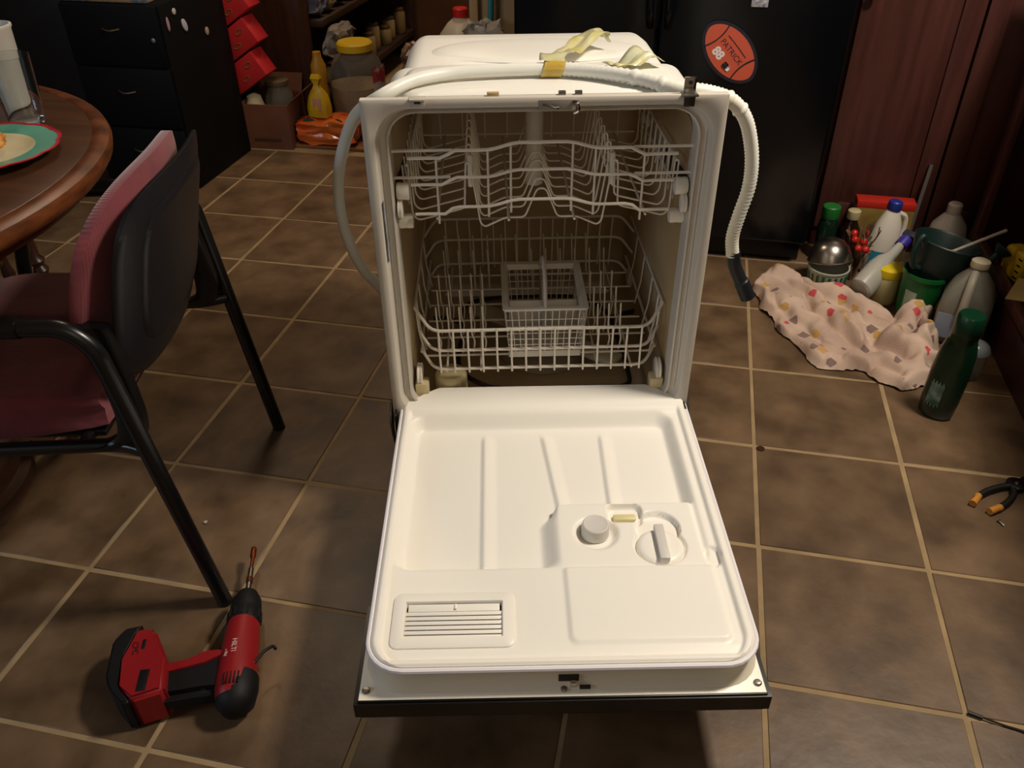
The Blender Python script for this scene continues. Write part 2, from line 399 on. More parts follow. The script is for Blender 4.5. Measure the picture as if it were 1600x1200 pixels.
# inner rim bead
# vent
vent = door_v = mk('vent', dmap(loft(bm := B(), [pr(-.2575, -.0675, -.5925, -.4865, .014, .2335), pr(-.2565, -.0685, -.5915, -.4875, .0135, .2375), pr(-.2535, -.0715, -.5885, -.4905, .012, .2395), pr(-.2385, -.0865, -.5735, -.5055, .0015, .2395), pr(-.237, -.088, -.572, -.507, .001, .237), pr(-.236, -.089, -.571, -.508, .001, .229)]) and bm), LINER, door, angle=35)
mk('vent_back', dmap(box(B(), (-.159, -.540, .2272), (.155, .07, .001))), HOLE, vent)
for k in range(6):
    y = -.5265-k*.0088
    mk('slat', dmap(box(B(), (-.1625, y, .2345), (.148, .0060, .0018), .0004, rot=Euler((R(18), 0, 0)))), LINER, vent)
mk('vent_flap', dmap(box(B(), (-.1625, -.5155, .2345), (.142, .0125, .002), .0006, rot=Euler((R(12), 0, 0)))), LINER, vent)
mk('flap_rib', dmap(box(B(), (-.160, -.5145, .2365), (.003, .010, .003), .0006)), LINER, vent)
# dispenser parts
GREYW = mat('dispenser_grey', '#cfcac2', .4)
mk('rinse_aid_cap', dmap(lathe(B(), [(.0245, .226), (.0235, .243), (.0225, .2475), (.0205, .249), (.018, .2482), (.006, .2482)], 36, c=(.074, -.352, 0))), GREYW, door)
cup = mk('detergent_cup_lid', dmap(lathe(B(), [(.040, .226), (.040, .2305), (.037, .2345), (.030, .2362), (.004, .2362)], 48, c=(.180, -.393, 0))), LINER, door)
mk('lid_handle', dmap(box(B(), (.1815, -.392, .241), (.0165, .078, .012), .002)), GREYW, cup)
mk('latch_tab', dmap(box(B(), (.129, -.318, .2265), (.040, .014, .008), .003)), mat('latch_yellowed', '#d9cf9a', .4), door)
# latch slot on liner skirt
ls = mk('latch_slot', dmap(box(B(), (.009, -.6265, .2085), (.030, .004, .012), .0005)), HOLE, door)
mk('latch_bolt', dmap(box(B(), (.016, -.630, .200), (.010, .006, .016), .002)), CHROME, ls)
mk('latch_rivet', dmap(lathe(B(), [(.005, .1915), (.005, .1945), (.003, .196)], 12, c=(.002, -.634, 0))), STEEL, ls)
mk('switch_slot', dmap(box(B(), (.033, -.634, .196), (.016, .004, .006), .0005)), HOLE, door)
# hinges
for sx in (-1, 1):
    tbo('hinge_arm', fillet([(sx*.293, -.06, .186), (sx*.306, -.02, .20), (sx*.307, .02, .235), (sx*.298, .03, .26)], .02), .0035, DSTEEL, DW)
    bxo('hinge_plate', (sx*.296, -.0, .215), (.004, .05, .05), DSTEEL, DW, .001)
    tbo('hinge_spring', [(sx*.300, -.04, .19), (sx*.310, -.01, .21), (sx*.307, .01, .25)], .002, STEEL, DW, seg=6)

# ---- upper rack
zt, zm, zb, yf = .768, .720, .665, .03
def fw(x0, x1, z): # front wire: wave
    def w_(x):
        a = abs(x-.0); return .010*(1-ss(.05, .11, a))+.0
    pts = []
    n = 34
    for i in range(n+1):
        x = x0+(x1-x0)*i/n; a = abs(x)
        dz = .012*(1-ss(.04, .10, a))-.014*ss(.155, .175, a)+.002
        pts.append((x, yf-.004*(1-ss(.15, .2, a)), z+dz))
    return pts
ur = mk('upper_rack', tube(B(), fw(-.235, .235, zt), .0031, 8), WIRE, DW)
for z in (zm, zb): tbo('rack_wire', fw(-.232 if z == zm else -.228, .232 if z == zm else .228, z), .0029, WIRE, ur)
for sx in (-1, 1):
    for z, l in ((zt, .105), (zm, .10)): tbo('rack_wire', [(sx*.262, yf+.004, z), (sx*(.262-l), yf+.004, z)], .0028, WIRE, ur, 6)
for x in (-.186, -.096, -.056, .052, .092, .178): 
    dz = .012*(1-ss(.04, .10, abs(x)))-.014*ss(.155, .175, abs(x))
    tbo('rack_wire', [(x, yf+.004, zt+dz), (x, yf+.005, zb-.022+dz*.8)], .0022, WIRE, ur, 6)
# hoops running across, repeated in depth
def hoop(y, s=1):
    c = []
    for sx in (-1,):
        c = [(-.238, y, zt-.03), (-.236, y, .64), (-.226, y, .628), (-.14, y, .650), (-.138, y, .70), (-.135, y, .735), (-.128, y, .735), (-.112, y, .62), (-.104, y, .612), (-.065, y, .630), (-.03, y, .630), (-.008, y, .685), (.008, y, .685), (.03, y, .630), (.065, y, .630), (.104, y, .612), (.112, y, .62), (.128, y, .735), (.135, y, .735), (.138, y, .70), (.14, y, .650), (.226, y, .628), (.236, y, .64), (.238, y, zt-.03)]
    return fillet(c, .008, 3)
for k in range(9):
    tbo('rack_wire', hoop(.06+k*.047), .0018, WIRE, ur, 5)
for x, z in ((-.238, zt-.03), (.238, zt-.03), (-.239, zm-.03), (.239, zm-.03), (-.19, .637), (.19, .637), (-.06, .631), (.06, .631)):
    tbo('rack_wire', [(x, .045, z), (x, .49, z)], .0026, WIRE, ur, 6)
for z in (zt-.02, zm-.03, .64):
    tbo('rack_wire', [(-.238, .49, z), (.238, .49, z)], .0026, WIRE, ur, 6)
for x in [(-.2+.05*i) for i in range(9)]: tbo('rack_wire', [(x, .49, zt-.02), (x, .49, .632)], .0018, WIRE, ur, 5)
DOT = mat('roller_hub', '#3a332b', .6)
def roller(parent, x, y, z, r=.019, wd=.010, sx=1):
    bm = B(); lathe(bm, [(.004, -wd/2), (r*.9, -wd/2), (r, -wd*.35), (r*.94, 0), (r, wd*.35), (r*.9, wd/2), (.004, wd/2)], 22)
    bmesh.ops.rotate(bm, verts=bm.verts, matrix=Matrix.Rotation(R(90), 3, 'Y')); bmesh.ops.translate(bm, verts=bm.verts, vec=(x, y, z))
    return mk('roller', bm, WHEEL, parent)
for sx in (-1, 1):
    roller(ur, sx*.247, .035, .695, .016, .022); roller(ur, sx*.247, .045, .634, .014, .026); roller(ur, sx*.254, .030, .665, .018, .009)
    roller(ur, sx*.247, .40, .695, .016, .022)
    # rails
    bm = B(); box(bm, (sx*.2555, .28, .690), (.006, .47, .040), .001); mk('slide_rail', bm, mat('rail_dark', '#2e251b', .5, .4), DW)
    for y in [.08+.045*i for i in range(9)]: tbo('rack_wire', fillet([(sx*.250, y, .725), (sx*.249, y, .695), (sx*.240, y-.02, .66)], .01, 3), .0018, WIRE, ur, 5)
    bxo('bumper_pad', (sx*.128, .075, .715), (.010, .012, .06), WHEEL, ur, .003)
# ---- lower rack
def lf(z, x, xe, ze):
    return fillet([(-xe, .085, ze), (-x, .045, z), (x, .045, z), (xe, .085, ze)], .02, 4)
lr = mk('lower_rack', tube(B(), lf(.396, .217, .250, .427), .0034, 8), WIRE, DW)
tbo('rack_wire', lf(.350, .217, .244, .372), .0032, WIRE, lr); tbo('rack_wire', lf(.305, .215, .240, .322), .0032, WIRE, lr)
for sx in (-1, 1):
    for ze, x in ((.427, .250), (.322, .243)): tbo('rack_wire', [(sx*x, .085, ze), (sx*x, .50, ze-.0)], .003, WIRE, lr, 6)
    for y in (.1, .125, .2, .3, .4): tbo('rack_wire', [(sx*.250, y, .427), (sx*.246, y, .36), (sx*.236, y, .302)], .002, WIRE, lr, 5)
for z in (.430, .375, .31): tbo('rack_wire', fillet([(-.25, .45, z-.02), (-.225, .50, z), (.225, .50, z), (.25, .45, z-.02)], .02), .0032, WIRE, lr)
xs = [-.203+.0291*i for i in range(15)]
for i, x in enumerate(xs):
    tbo('rack_wire', [(x, .041, .400), (x, .0415, .345), (x+.001, .043, .297)], .0022, WIRE, lr, 5)
    tbo('rack_wire', [(x, .50, .430), (x*.98, .50, .30)], .002, WIRE, lr, 5)
for y in (.10, .17, .24, .31, .38, .45): tbo('rack_wire', [(-.237, y, .302), (.237, y, .302)], .0024, WIRE, lr, 6)
for x in (-.19, -.12, .12, .19): tbo('rack_wire', [(x, .045, .30), (x, .50, .302)], .0024, WIRE, lr, 6)
for y in (.10, .17, .24):
    for x in [-.205, -.182, -.158, -.135, -.111] + [.125, .148, .172]:
        lean = .006
        tbo('rack_tine', fillet([(x, y+.01, .302), (x+.003, y+.005, .335), (x-.002, y, .350), (x-.004, y-.002, .420)], .006, 2), .0018, WIRE, lr, 5)
for y in (.38, .46):
    for x in [-.20+.034*i for i in range(12)]:
        tbo('rack_tine', [(x, y, .302), (x-.004, y+.012, .40)], .0018, WIRE, lr, 5)
for sx in (-1, 1):
    for y in (.055, .45): roller(lr, sx*.247, y, .287, .024, .011)

# ---- drain hose
hpth = [(-.30, .30, .30), (-.335, .25, .38), (-.372, .22, .46), (-.391, .20, .56), (-.386, .18, .655), (-.360, .14, .74), (-.322, .08, .815), (-.275, .035, .858), (-.22, .075, .874), (-.16, .112, .875), (-.08, .126, .875), (0, .130, .875), (.04, .128, .875), (.10, .105, .875), (.165, .06, .875), (.22, .026, .868), (.27, .024, .862), (.315, .032, .845), (.346, .042, .812), (.364, .048, .770), (.374, .05, .725), (.375, .05, .68), (.366, .05, .63), (.360, .05, .585), (.366, .05, .545)]
hp_s = smooth_path(hpth, 14)
def hr(t):
    i = t*(len(hp_s)-1)
    rib = .0007 if t > .48 else 0
    return .0108+(.0020*(i % 2) if (t > .50) else .0002)
hose = mk('drain_hose', tube(B(), hp_s, .0112, 16, rf=hr), HOSE, DW, angle=80)
cuff = mk('hose_cuff', tube(B(), smooth_path([(.367, .05, .556), (.371, .05, .530), (.385, .046, .500), (.392, .045, .488)], 5)+[Vector((.393, .045, .486)), Vector((.404, .044, .464)), Vector((.407, .044, .458))], .0135, 18, rf=lambda t: .0128 if t < .72 else .0148, caps=False), RUBBER, hose)
mk('cuff_bore', lathe(B(), [(.0142, 0), (.011, .001)], 18), HOLE, cuff)
o = [q for q in cuff.children][0]; o.location = (.4058, .044, .4605); o.rotation_euler = Euler((0, R(180-28), 0))
# tape around hose
def tape_sheet(name, pts, width, m, parent, seed=0, ru=.004):
    bm = B(); P = smooth_path(pts, 5); rows = []
    for i, p in enumerate(P):
        t = (P[min(i+1, len(P)-1)]-P[max(i-1, 0)]).normalized(); s = t.cross(Vector((0, 0, 1)))
        s = s.normalized() if s.length > .1 else Vector((0, 1, 0))
        row = []
        for k in range(7):
            u = (k/6-.5)*width; q = p+s*u
            q.z += ru*noise.noise(Vector((q.x*22+seed, q.y*22, k*.3)))*1.5; row.append(bm.verts.new(q))
        rows.append(row)
    for a, b in zip(rows, rows[1:]):
        for k in range(6): bm.faces.new((a[k], a[k+1], b[k+1], b[k]))
    o = mk(name, bm, m, parent, angle=20); md = o.modifiers.new('s', 'SOLIDIFY'); md.thickness = .0004; return o
ring = [Vector((.022+.004*cos(a), .130+.0138*cos(a), .875+.0138*sin(a))) for a in [2*pi*i/20 for i in range(20)]]
bm = B(); rows = []
for i in range(21):
    a = 2*pi*i/20; rows.append([bm.verts.new((.003+.036*k/5+.005*sin(a), .130-.002*k/5+.0140*cos(a), .875+.0140*sin(a)+.0006*sin(9*a+k))) for k in range(6)])
for a, b in zip(rows, rows[1:]):
    for k in range(5): bm.faces.new((a[k], a[k+1], b[k+1], b[k]))
mk('tape_wrap', bm, mat('yellow_tape', '#b89a3e', .25, hex2='#cdb76a', scale=30, spec=.8), hose)
tape_sheet('tape_tail', [(.020, .125, .889), (.024, .165, .890), (.045, .225, .876), (.085, .30, .876), (.130, .36, .888), (.142, .37, .872)], .045, TAPE, hose, 3, .008)
tp = tape_sheet('tape_scrap', [(.125, .165, .872), (.155, .175, .870), (.190, .195, .890), (.215, .205, .870)], .065, mat('clear_tape2', '#dfe0bd', .25, alpha=.8, hex2='#c9bd7a', scale=14), None, 9, .012)
tag(tp, 'loose crumpled scrap of clear yellowish tape on top of the dishwasher tub', 'tape')
tp.location = (OX, OY, 0); tp.rotation_euler = (0, 0, YAW)

# ---- cutlery basket (lifts out)
BK = thing('cutlery_basket', 'white plastic lattice cutlery basket with centre handle in the lower rack', 'basket', (OX, OY, 0), (0, 0, YAW))
BM = mat('basket_plastic', '#cfc7ba', .45)
bx0, bx1, by0, by1, bzt, bzb = -.070, .096, .070, .27, .425, .312
ins = .010
def wallgrid(p0, p1, q0, q1, nu, nv, name):   # p top line, q bottom line
    bm = B(); P0, P1, Q0, Q1 = map(Vector, (p0, p1, q0, q1))
    for i in range(nu+1):
        t = i/nu; tube(bm, [P0.lerp(P1, t), Q0.lerp(Q1, t)], .0013, 4)
    for j in range(1, nv+1):
        t = (j/nv)**.8; tube(bm, [P0.lerp(Q0, t), P1.lerp(Q1, t)], .0013, 4)
    o = mk(name, bm, BM, BK); return o
ct = [(bx0, by0, bzt), (bx1, by0, bzt), (bx1, by1, bzt), (bx0, by1, bzt)]
cb = [(bx0+ins, by0+ins, bzb), (bx1-ins, by0+ins, bzb), (bx1-ins, by1-ins, bzb), (bx0+ins, by1-ins, bzb)]
for i in range(4):
    j = (i+1) % 4; wallgrid(ct[i], ct[j], cb[i], cb[j], 12 if i % 2 == 0 else 14, 7, 'lattice_wall')
bm = B(); loft(bm, [pr(bx0+ins, bx1-ins, by0+ins, by1-ins, .004, bzb-.004), pr(bx0+ins-.002, bx1-ins+.002, by0+ins-.002, by1-ins+.002, .004, bzb-.004), pr(bx0+ins-.002, bx1-ins+.002, by0+ins-.002, by1-ins+.002, .004, bzb+.010), pr(bx0+ins, bx1-ins, by0+ins, by1-ins, .004, bzb+.010), pr(bx0+ins, bx1-ins, by0+ins, by1-ins, .004, bzb)], caps=(True, True)); mk('basket_floor', bm, BM, BK)
bm = B(); loft(bm, [pr(bx0-.002, bx1+.002, by0-.002, by1+.002, .008, bzt-.002), pr(bx0-.004, bx1+.004, by0-.004, by1+.004, .008, bzt), pr(bx0-.003, bx1+.003, by0-.003, by1+.003, .008, bzt+.003), pr(bx0+.008, bx1-.008, by0+.008, by1-.008, .004, bzt+.003), pr(bx0+.012, bx1-.012, by0+.012, by1-.012, .003, bzt-.008)]); mk('basket_rim', bm, BM, BK, angle=50)
mk('divider', box(B(), (.013, .17, .372), (.002, .185, .10), .0005), BM, BK)
mk('divider', box(B(), (.013, .17, .355), (.145, .002, .07), .0005), BM, BK)
mk('basket_handle', tube(B(), fillet([(.013, by0+.005, bzt), (.013, .115, bzt+.045), (.013, .15, bzt+.062), (.013, .185, bzt+.06), (.013, .22, bzt+.035), (.013, by1-.005, bzt)], .03), .0042, 8), BM, BK)

# ------------------------------------------------------------------ refrigerator
FB = mat('fridge_black', '#07090d', .22, spec=.5)
FS = mat('fridge_side', '#0a0a0b', .5)
fr = thing('refrigerator', 'black side-by-side refrigerator behind the dishwasher with an orange football magnet', 'refrigerator', (.356, .95, 0))
bxo('body', (0, .42, .90), (.94, .66, 1.74), FS, fr, .006)
d1 = bxo('door', (-.262, .045, .93), (.424, .085, 1.70), FB, fr, .012, seg=3)
d2 = bxo('door', (.212, .045, .93), (.524, .085, 1.70), FB, fr, .012, seg=3)
bxo('toe_grille', (0, .07, .04), (.93, .03, .075), BLACKP, fr, .004)
for x, d in ((-.075, d1), (-.025, d2)):
    tbo('door_handle', fillet([(x, .0, .72), (x, -.045, .76), (x, -.045, 1.45), (x, .0, 1.5)], .03), .011, FB, d, 10)
# football magnet
OR = mat('orange_print', '#c9583f', .45); NAV = mat('navy_print', '#23212c', .5); WH = mat('white_print', '#e6dcd6', .5)
fm = thing('football_magnet', 'orange football shaped magnet on the refrigerator door with a name and number 88', 'magnet', (.513, .9495, .657), (R(90), R(0), 0))
def lens(n, a, b, z0, z1):
    bm = B(); pts = []
    for i in range(n):
        t = 2*pi*i/n; x = a*cos(t); y = b*sin(t)*(abs(sin(t))**.12 if sin(t) else 0); pts.append((x, y))
    Q = R(-47); q = [(x*cos(Q)-y*sin(Q), x*sin(Q)+y*cos(Q)) for x, y in pts]
    loft(bm, [[(x, y, z0) for x, y in q], [(x, y, z1) for x, y in q]], caps=(True, True)); return bm
mk('backing', lens(48, .102, .064, .0, .002), NAV, fm); mk('face', lens(48, .092, .055, .002, .0028), OR, fm)
Q = R(-47)
def fp(u, v, z): return (u*cos(Q)-v*sin(Q), u*sin(Q)+v*cos(Q), z)
for u in (-.062, .062): 
    bm = B(); tube(bm, [fp(u+.010*(1-(v/.045)**2)*(-1 if u > 0 else 1), v, .0030) for v in [-.042+.0084*k for k in range(11)]], .0022, 5); mk('stripe', bm, NAV, fm)
bm = B(); tube(bm, [fp(u, .026-.3*u*u*10*.25, .0030) for u in [-.04+.008*k for k in range(11)]], .0012, 5); mk('seam_line', bm, NAV, fm)
text('name_lettering', 'PATRICK', .022, NAV, fm, fp(.002, .004, .0026), (0, 0, Q))
text('number', '88', .034, WH, fm, fp(-.020, -.026, .0026), (0, 0, Q), .0008, bold=.0014)
mk('helmet_mark', box(B(), fp(.020, -.030, .003), (.016, .016, .0014), .003, rot=Euler((0, 0, Q))), NAV, fm)
mk('helmet_mark', box(B(), fp(.032, -.030, .003), (.010, .013, .0015), .003, rot=Euler((0, 0, Q))), WH, fm)
bm = B(); tag(mk('note_magnet', box(bm, (.575, .9485, .797), (.045, .003, .035), .001), [mat('pale_note', '#c9c4b2', .6, hex2='#4a4a8a', scale=60)]), 'small cream and blue magnet at the top of the refrigerator door', 'magnet')

# ------------------------------------------------------------------ tall cherry cabinet, right
tc = thing('tall_cabinet', 'tall cherry wood cabinet with plain doors standing right of the refrigerator', 'cabinet', (1.30, 1.15, 0))
bxo('carcass', (0, .33, 1.1), (.88, .64, 2.2), CHERRY2, tc)
for x0, x1 in ((-.43, -.095), (-.088, .43)):
    d = bxo('door', ((x0+x1)/2, -.004, 1.13), (x1-x0, .018, 2.12), CHERRY, tc, .002)
    for xx in (x0+.03, x1-.03): bxo('stile', (xx, -.017, 1.13), (.06, .010, 2.12), CHERRY, d, .003)
    for zz in (.115, 2.15): bxo('rail', ((x0+x1)/2, -.017, zz), (x1-x0-.12, .010, .09), CHERRY, d, .003)
k = lto('knob', [(.004, 0), (.004, .012), (.012, .018), (.013, .024), (.008, .029)], CHROME, [q for q in tc.children if q.name.startswith('door')][0], 16)
k.location = (-.405, -.022, .79); k.rotation_euler = (R(90), 0, 0)
bxo('toe_board', (0, .0, .035), (.86, .02, .07), CHERRY2, tc)

# base cabinet along the right wall (open front)
bc = thing('base_cabinet', 'open dark cherry base cabinet along the right side holding papers on its floor', 'cabinet', (1.63, -.1, 0))
bxo('plinth', (0, 0, .065), (.645, 2.2, .13), CHERRY2, bc, .003)
bxo('back_panel', (.31, 0, .5), (.02, 2.2, .74), CHERRY2, bc)
bxo('end_panel', (0, 1.09, .50), (.62, .02, .74), CHERRY2, bc); bxo('end_panel', (0, -1.09, .50), (.62, .02, .74), CHERRY2, bc)
bxo('countertop', (0, 0, .89), (.68, 2.24, .035), mat('worktop', '#4a3a30', .4), bc, .004)
bxo('face_rail', (-.31, 0, .15), (.022, 2.2, .035), CHERRY, bc, .003)
bxo('stile', (-.31, 1.07, .5), (.02, .05, .74), CHERRY, bc, .002); bxo('stile', (-.31, -.3, .5), (.02, .05, .74), CHERRY, bc, .002)
YL = mat('yellow_plastic', '#c9a21a', .45, hex2='#b08f1c', scale=12)
yb = thing('yellow_tape_box', 'yellow round edged box with black ticks on the open cabinet floor', 'box', (1.375, .74, .132), (0, 0, R(20)))
bxo('shell', (0, 0, .045), (.05, .09, .09), YL, yb, .012, seg=3)
for k in range(4): bxo('tick', (-.0255, -.028, .018+.018*k), (.002, .014, .004), BLACKP, yb)
tag(mk('manila_paper', box(B(), (1.375, .56, .184), (.13, .11, .004), .001, rot=Euler((R(8), R(-10), R(-30)))), mat('manila', '#b39a5e', .7, hex2='#9c8550', scale=6)), 'manila coloured folded paper sticking out of the open base cabinet', 'paper')
tag(mk('orange_packet', box(B(), (1.42, .60, .197), (.08, .05, .010), .004, rot=Euler((0, 0, R(-20)))), mat('orange_pack', '#c4502a', .5)), 'small orange packet lying on the manila paper', 'packet')
tag(tbo('white_string', smooth_path([(1.33, .47, .1745), (1.36, .44, .162), (1.37, .39, .139), (1.36, .33, .1335), (1.37, .27, .1335)], 6), .0025, mat('cord_white', '#a9a29a', .5), None, 6), 'thin white string trailing over the open cabinet edge', 'string')

# ------------------------------------------------------------------ filing cabinet and dark cupboard, left
CAB = mat('black_cabinet', '#050506', .65, spec=.2)
fc = thing('filing_cabinet', 'black three-drawer filing cabinet with small magnets on its side', 'cabinet', (-1.625, 1.40, 0))
bxo('body', (0, .012, .336), (.39, .44, .672), CAB, fc, .004)
for z, h in ((.128, .21), (.348, .215), (.566, .205)):
    dr = bxo('drawer', (0, -.216, z), (.375, .02, h), CAB, fc, .004)
    bm = B(); n = 12
    tube(bm, [(-.034+.068*i/n, -.228-.012*sin(pi*i/n), z+.025-.004*sin(pi*i/n)) for i in range(n+1)], .0035, 8); mk('drawer_pull', bm, CHROME, dr)
for y, z, sy, sz, c, lab in ((1.278, .634, .011, .011, '#b9b3ae', 'round white magnet on the filing cabinet side'), (1.224, .602, .007, .024, '#a4848a', 'thin pink magnet on the filing cabinet side, nearest the front'), (1.327, .578, .014, .024, '#b4aeb8', 'slanted white magnet in the middle of the filing cabinet side'), (1.47, .526, .012, .015, '#a38a74', 'oval tan magnet on the filing cabinet side, furthest back')):
    bm = B(); lathe(bm, [(1, 0), (1, .6), (.8, 1)], 18)
    bmesh.ops.transform(bm, matrix=Matrix.Translation((-1.4295, y, z)) @ Matrix.Rotation(R(25 if sz > .02 and sy > .01 else 0), 4, 'X') @ Matrix.Diagonal((1, sy, sz, 1)) @ Matrix.Rotation(R(90), 4, 'Y') @ Matrix.Diagonal((1, 1, .004, 1)), verts=bm.verts)
    tag(mk('magnet', bm, mat('magnet'+c, c, .5)), lab, 'magnet')
bm = B(); lathe(bm, [(1, 0), (1, .6), (.8, 1)], 18); bmesh.ops.transform(bm, matrix=Matrix.Translation((-1.468, 1.1735, .557)) @ Matrix.Rotation(R(90), 4, 'X') @ Matrix.Diagonal((.008, .008, .003, 1)), verts=bm.verts)
tag(mk('magnet', bm, mat('silver_dot', '#8a8784', .4, .6)), 'small silver stud on the front of the filing cabinet', 'magnet')
tag(mk('patterned_cloth', box(B(), (-1.64, 1.385, .681), (.33, .38, .016), .004), mat('cloth_pattern', '#8a6f52', .8, hex2='#4a5560', scale=30, contrast=(.45, .55))), 'folded patterned cloth lying on top of the filing cabinet', 'cloth')
dk = thing('dark_cupboard', 'tall black cupboard at the far left behind the round table', 'cupboard', (-2.25, 1.55, 0))
bxo('body', (0, 0, .7), (.80, .48, 1.4), CAB, dk, .005)
for sx in (-1, 1): 
    d = bxo('door', (sx*.2, -.248, .72), (.392, .018, 1.30), mat('black_door', '#101012', .45), dk, .004)
    bxo('door_pull', (sx*.04, -.262, .95), (.012, .014, .10), DSTEEL, d, .003)

# ------------------------------------------------------------------ pantry corner
CARD = mat('cardboard', '#6b3f2a', .8, hex2='#5a3322', scale=5)
bx = thing('cardboard_box', 'open brown cardboard box on the floor beside the filing cabinet', 'box', (-1.365, 1.765, 0), (0, 0, R(4)))
for c, s_ in (((0, -.10, .095), (.21, .005, .19)), ((0, .10, .095), (.21, .005, .19)), ((-.105, 0, .095), (.005, .2, .19)), ((.105, 0, .095), (.005, .2, .19)), ((0, 0, .004), (.21, .2, .006))):
    bxo('side_panel' if c[2] > .01 else 'bottom_panel', c, s_, CARD, bx)
bm = B(); box(bm, (.150, 0, .225), (.10, .19, .004), 0, rot=Euler((0, R(-38), 0))); mk('flap', bm, CARD, bx)
bm = B(); box(bm, (.0, .125, .225), (.2, .004, .08), 0, rot=Euler((R(-30), 0, 0))); mk('flap', bm, CARD, bx)
mk('print_mark', box(B(), (.0, -.1035, .04), (.12, .0012, .012)), mat('ink_brown', '#3c2117', .8), bx)
GLS = mat('clear_glass', '#e8ece8', .05, trans=.95, ior=1.2)
CLP = mat('clear_plastic', '#c9c4b6', .15, trans=.75, ior=1.15, spec=.5)
jr = thing('glass_jar', 'clear glass jar of dark contents standing in the cardboard box', 'jar', (-1.345, 1.80, .008))
mk('glass', lathe(B(), [(.05, 0), (.062, .02), (.064, .14), (.06, .19), (.046, .22), (.046, .235)], 24), mat('jar_glass', '#8a8474', .12, trans=.6), jr)
mk('lid', lathe(B(), [(.05, .235), (.05, .25), (.04, .254)], 24), mat('jar_lid', '#6a5a44', .4, .4), jr)
mk('contents', lathe(B(), [(.045, .004), (.056, .02), (.058, .13), (.03, .135)], 20), mat('dark_beans', '#231a10', .7), jr)
tag(mk('cream_sack', lathe(B(), [(.035, 0), (.045, .04), (.043, .15), (.030, .195), (.012, .205)], 16, sx=1.0), mat('sack', '#b3a684', .8)), 'cream coloured sack in the cardboard box under the red cartons', 'sack').location = (-1.43, 1.735, .0075)
REDC = mat('red_carton', '#a3161c', .5, hex2='#b5262a', scale=6); GOLD = mat('carton_print', '#6b5a2c', .6)
for k, lab in enumerate(('lowest red snack carton leaning above the cardboard box', 'middle red snack carton of the leaning pile', 'third red snack carton up the leaning pile', 'topmost red snack carton of the leaning pile')):
    c = thing('snack_carton', lab, 'carton', (-1.432-.012*k, 1.735, .305+.130*k), (0, R(-33), 0), 'red snack cartons piled beside the filing cabinet')
    bxo('carton_body', (0, 0, 0), (.185, .10, .108), REDC, c, .004)
    for q in ((-.055, .012), (.045, .018), (.0, -.020)):
        bm = B(); tube(bm, [(q[0]+.017*cos(a), -.0505, q[1]+.009*sin(a)) for a in [2*pi*i/14 for i in range(14)]], .0022, 5, closed=True); mk('printed_ring', bm, GOLD, c)
bxo_ = None
# orange snack bag, yellow bag
def pillow(w_, d_, h_, seed=0, amp=.008, res=14):
    bm = B(); bmesh.ops.create_cube(bm, size=1); bmesh.ops.subdivide_edges(bm, edges=bm.edges[:], cuts=res, use_grid_fill=True)
    for v in bm.verts:
        x, y, z = v.co
        k = (1-.55*(2*x)**4*.5)*(1-.35*(2*y)**4*.5)
        v.co = Vector((x*w_, y*d_*(1-.10*(2*x)**2), z*h_*k))
        v.co += Vector(noise.noise_vector(Vector((x*4+seed, y*4, z*4))))*amp
    return bm
ob = thing('orange_bag', 'glossy orange snack bag lying on the pantry threshold', 'bag', (-1.115, 1.765, .067), (0, 0, R(4)))
mk('bag_body', pillow(.26, .13, .11, 3, .016), mat('orange_foil', '#c8501a', .22, hex2='#d8702a', scale=8, bump=.002, bscale=14, spec=.8), ob)
for x in (-.07, .055): 
    bm = B(); lathe(bm, [(.026, 0), (.022, .003)], 18, sy=.5); bmesh.ops.rotate(bm, verts=bm.verts, matrix=Matrix.Rotation(R(60), 3, 'X')); bmesh.ops.translate(bm, verts=bm.verts, vec=(x, -.045, .048)); mk('printed_badge', bm, mat('dark_badge', '#1c2a1c', .4), ob)
yg = thing('yellow_bag', 'small upright yellow bag with twisted top and pink panel standing on the orange bag', 'bag', (-1.145, 1.765, .124), (0, 0, R(-6)))
bm = B(); loft(bm, [[(sx*a+.0*z, y*b-.0, z) for sx, y in ((-1, -1), (0, -1.25), (1, -1), (1.05, 0), (1, 1), (0, 1.25), (-1, 1), (-1.05, 0))] for z, a, b in ((0, .045, .022), (.04, .046, .024), (.09, .036, .020), (.12, .016, .012), (.135, .010, .008), (.16, .022, .012), (.175, .018, .004))], caps=(True, True)); mk('bag_body', bm, mat('yellow_foil', '#d0b01c', .35, hex2='#c49c1c', scale=20, bump=.001, bscale=40), yg)
mk('pink_panel', box(B(), (.004, -.0275, .055), (.036, .0015, .055), .0005), mat('pink_print', '#c98a7a', .5), yg)
tag(mk('yellow_bottle', lathe(B(), [(.032, 0), (.036, .01), (.036, .10), (.033, .11), (.036, .12), (.036, .19), (.030, .22), (.034, .245), (.033, .30), (.020, .33), (.018, .355)], 24), mat('yellow_juice', '#b8862a', .3, hex2='#a87824', scale=6)), 'tall yellow plastic bottle standing behind the yellow bag', 'bottle').location = (-1.19, 1.905, .0)
pj = thing('plastic_jar', 'large clear plastic jar with yellow lid half full of pale grain', 'jar', (-1.04, 1.975, 0), (0, 0, R(15)))
jp = [(.105, 0), (.118, .012), (.122, .23), (.118, .27), (.10, .315), (.072, .345), (.068, .36)]
mk('jar_wall', lathe(B(), jp, 32, caps=False), mat('pj_wall', '#b8b0a4', .15, trans=.85, ior=1.1), pj)
mk('grain', lathe(B(), [(.10, .003), (.112, .014), (.116, .21), (.04, .216)], 28), mat('grain', '#cdb892', .9, hex2='#b9a27c', scale=90), pj)
mk('lid', lathe(B(), [(.074, .352), (.078, .355), (.078, .382), (.070, .390)], 32), mat('yellow_lid', '#cda61c', .45), pj)
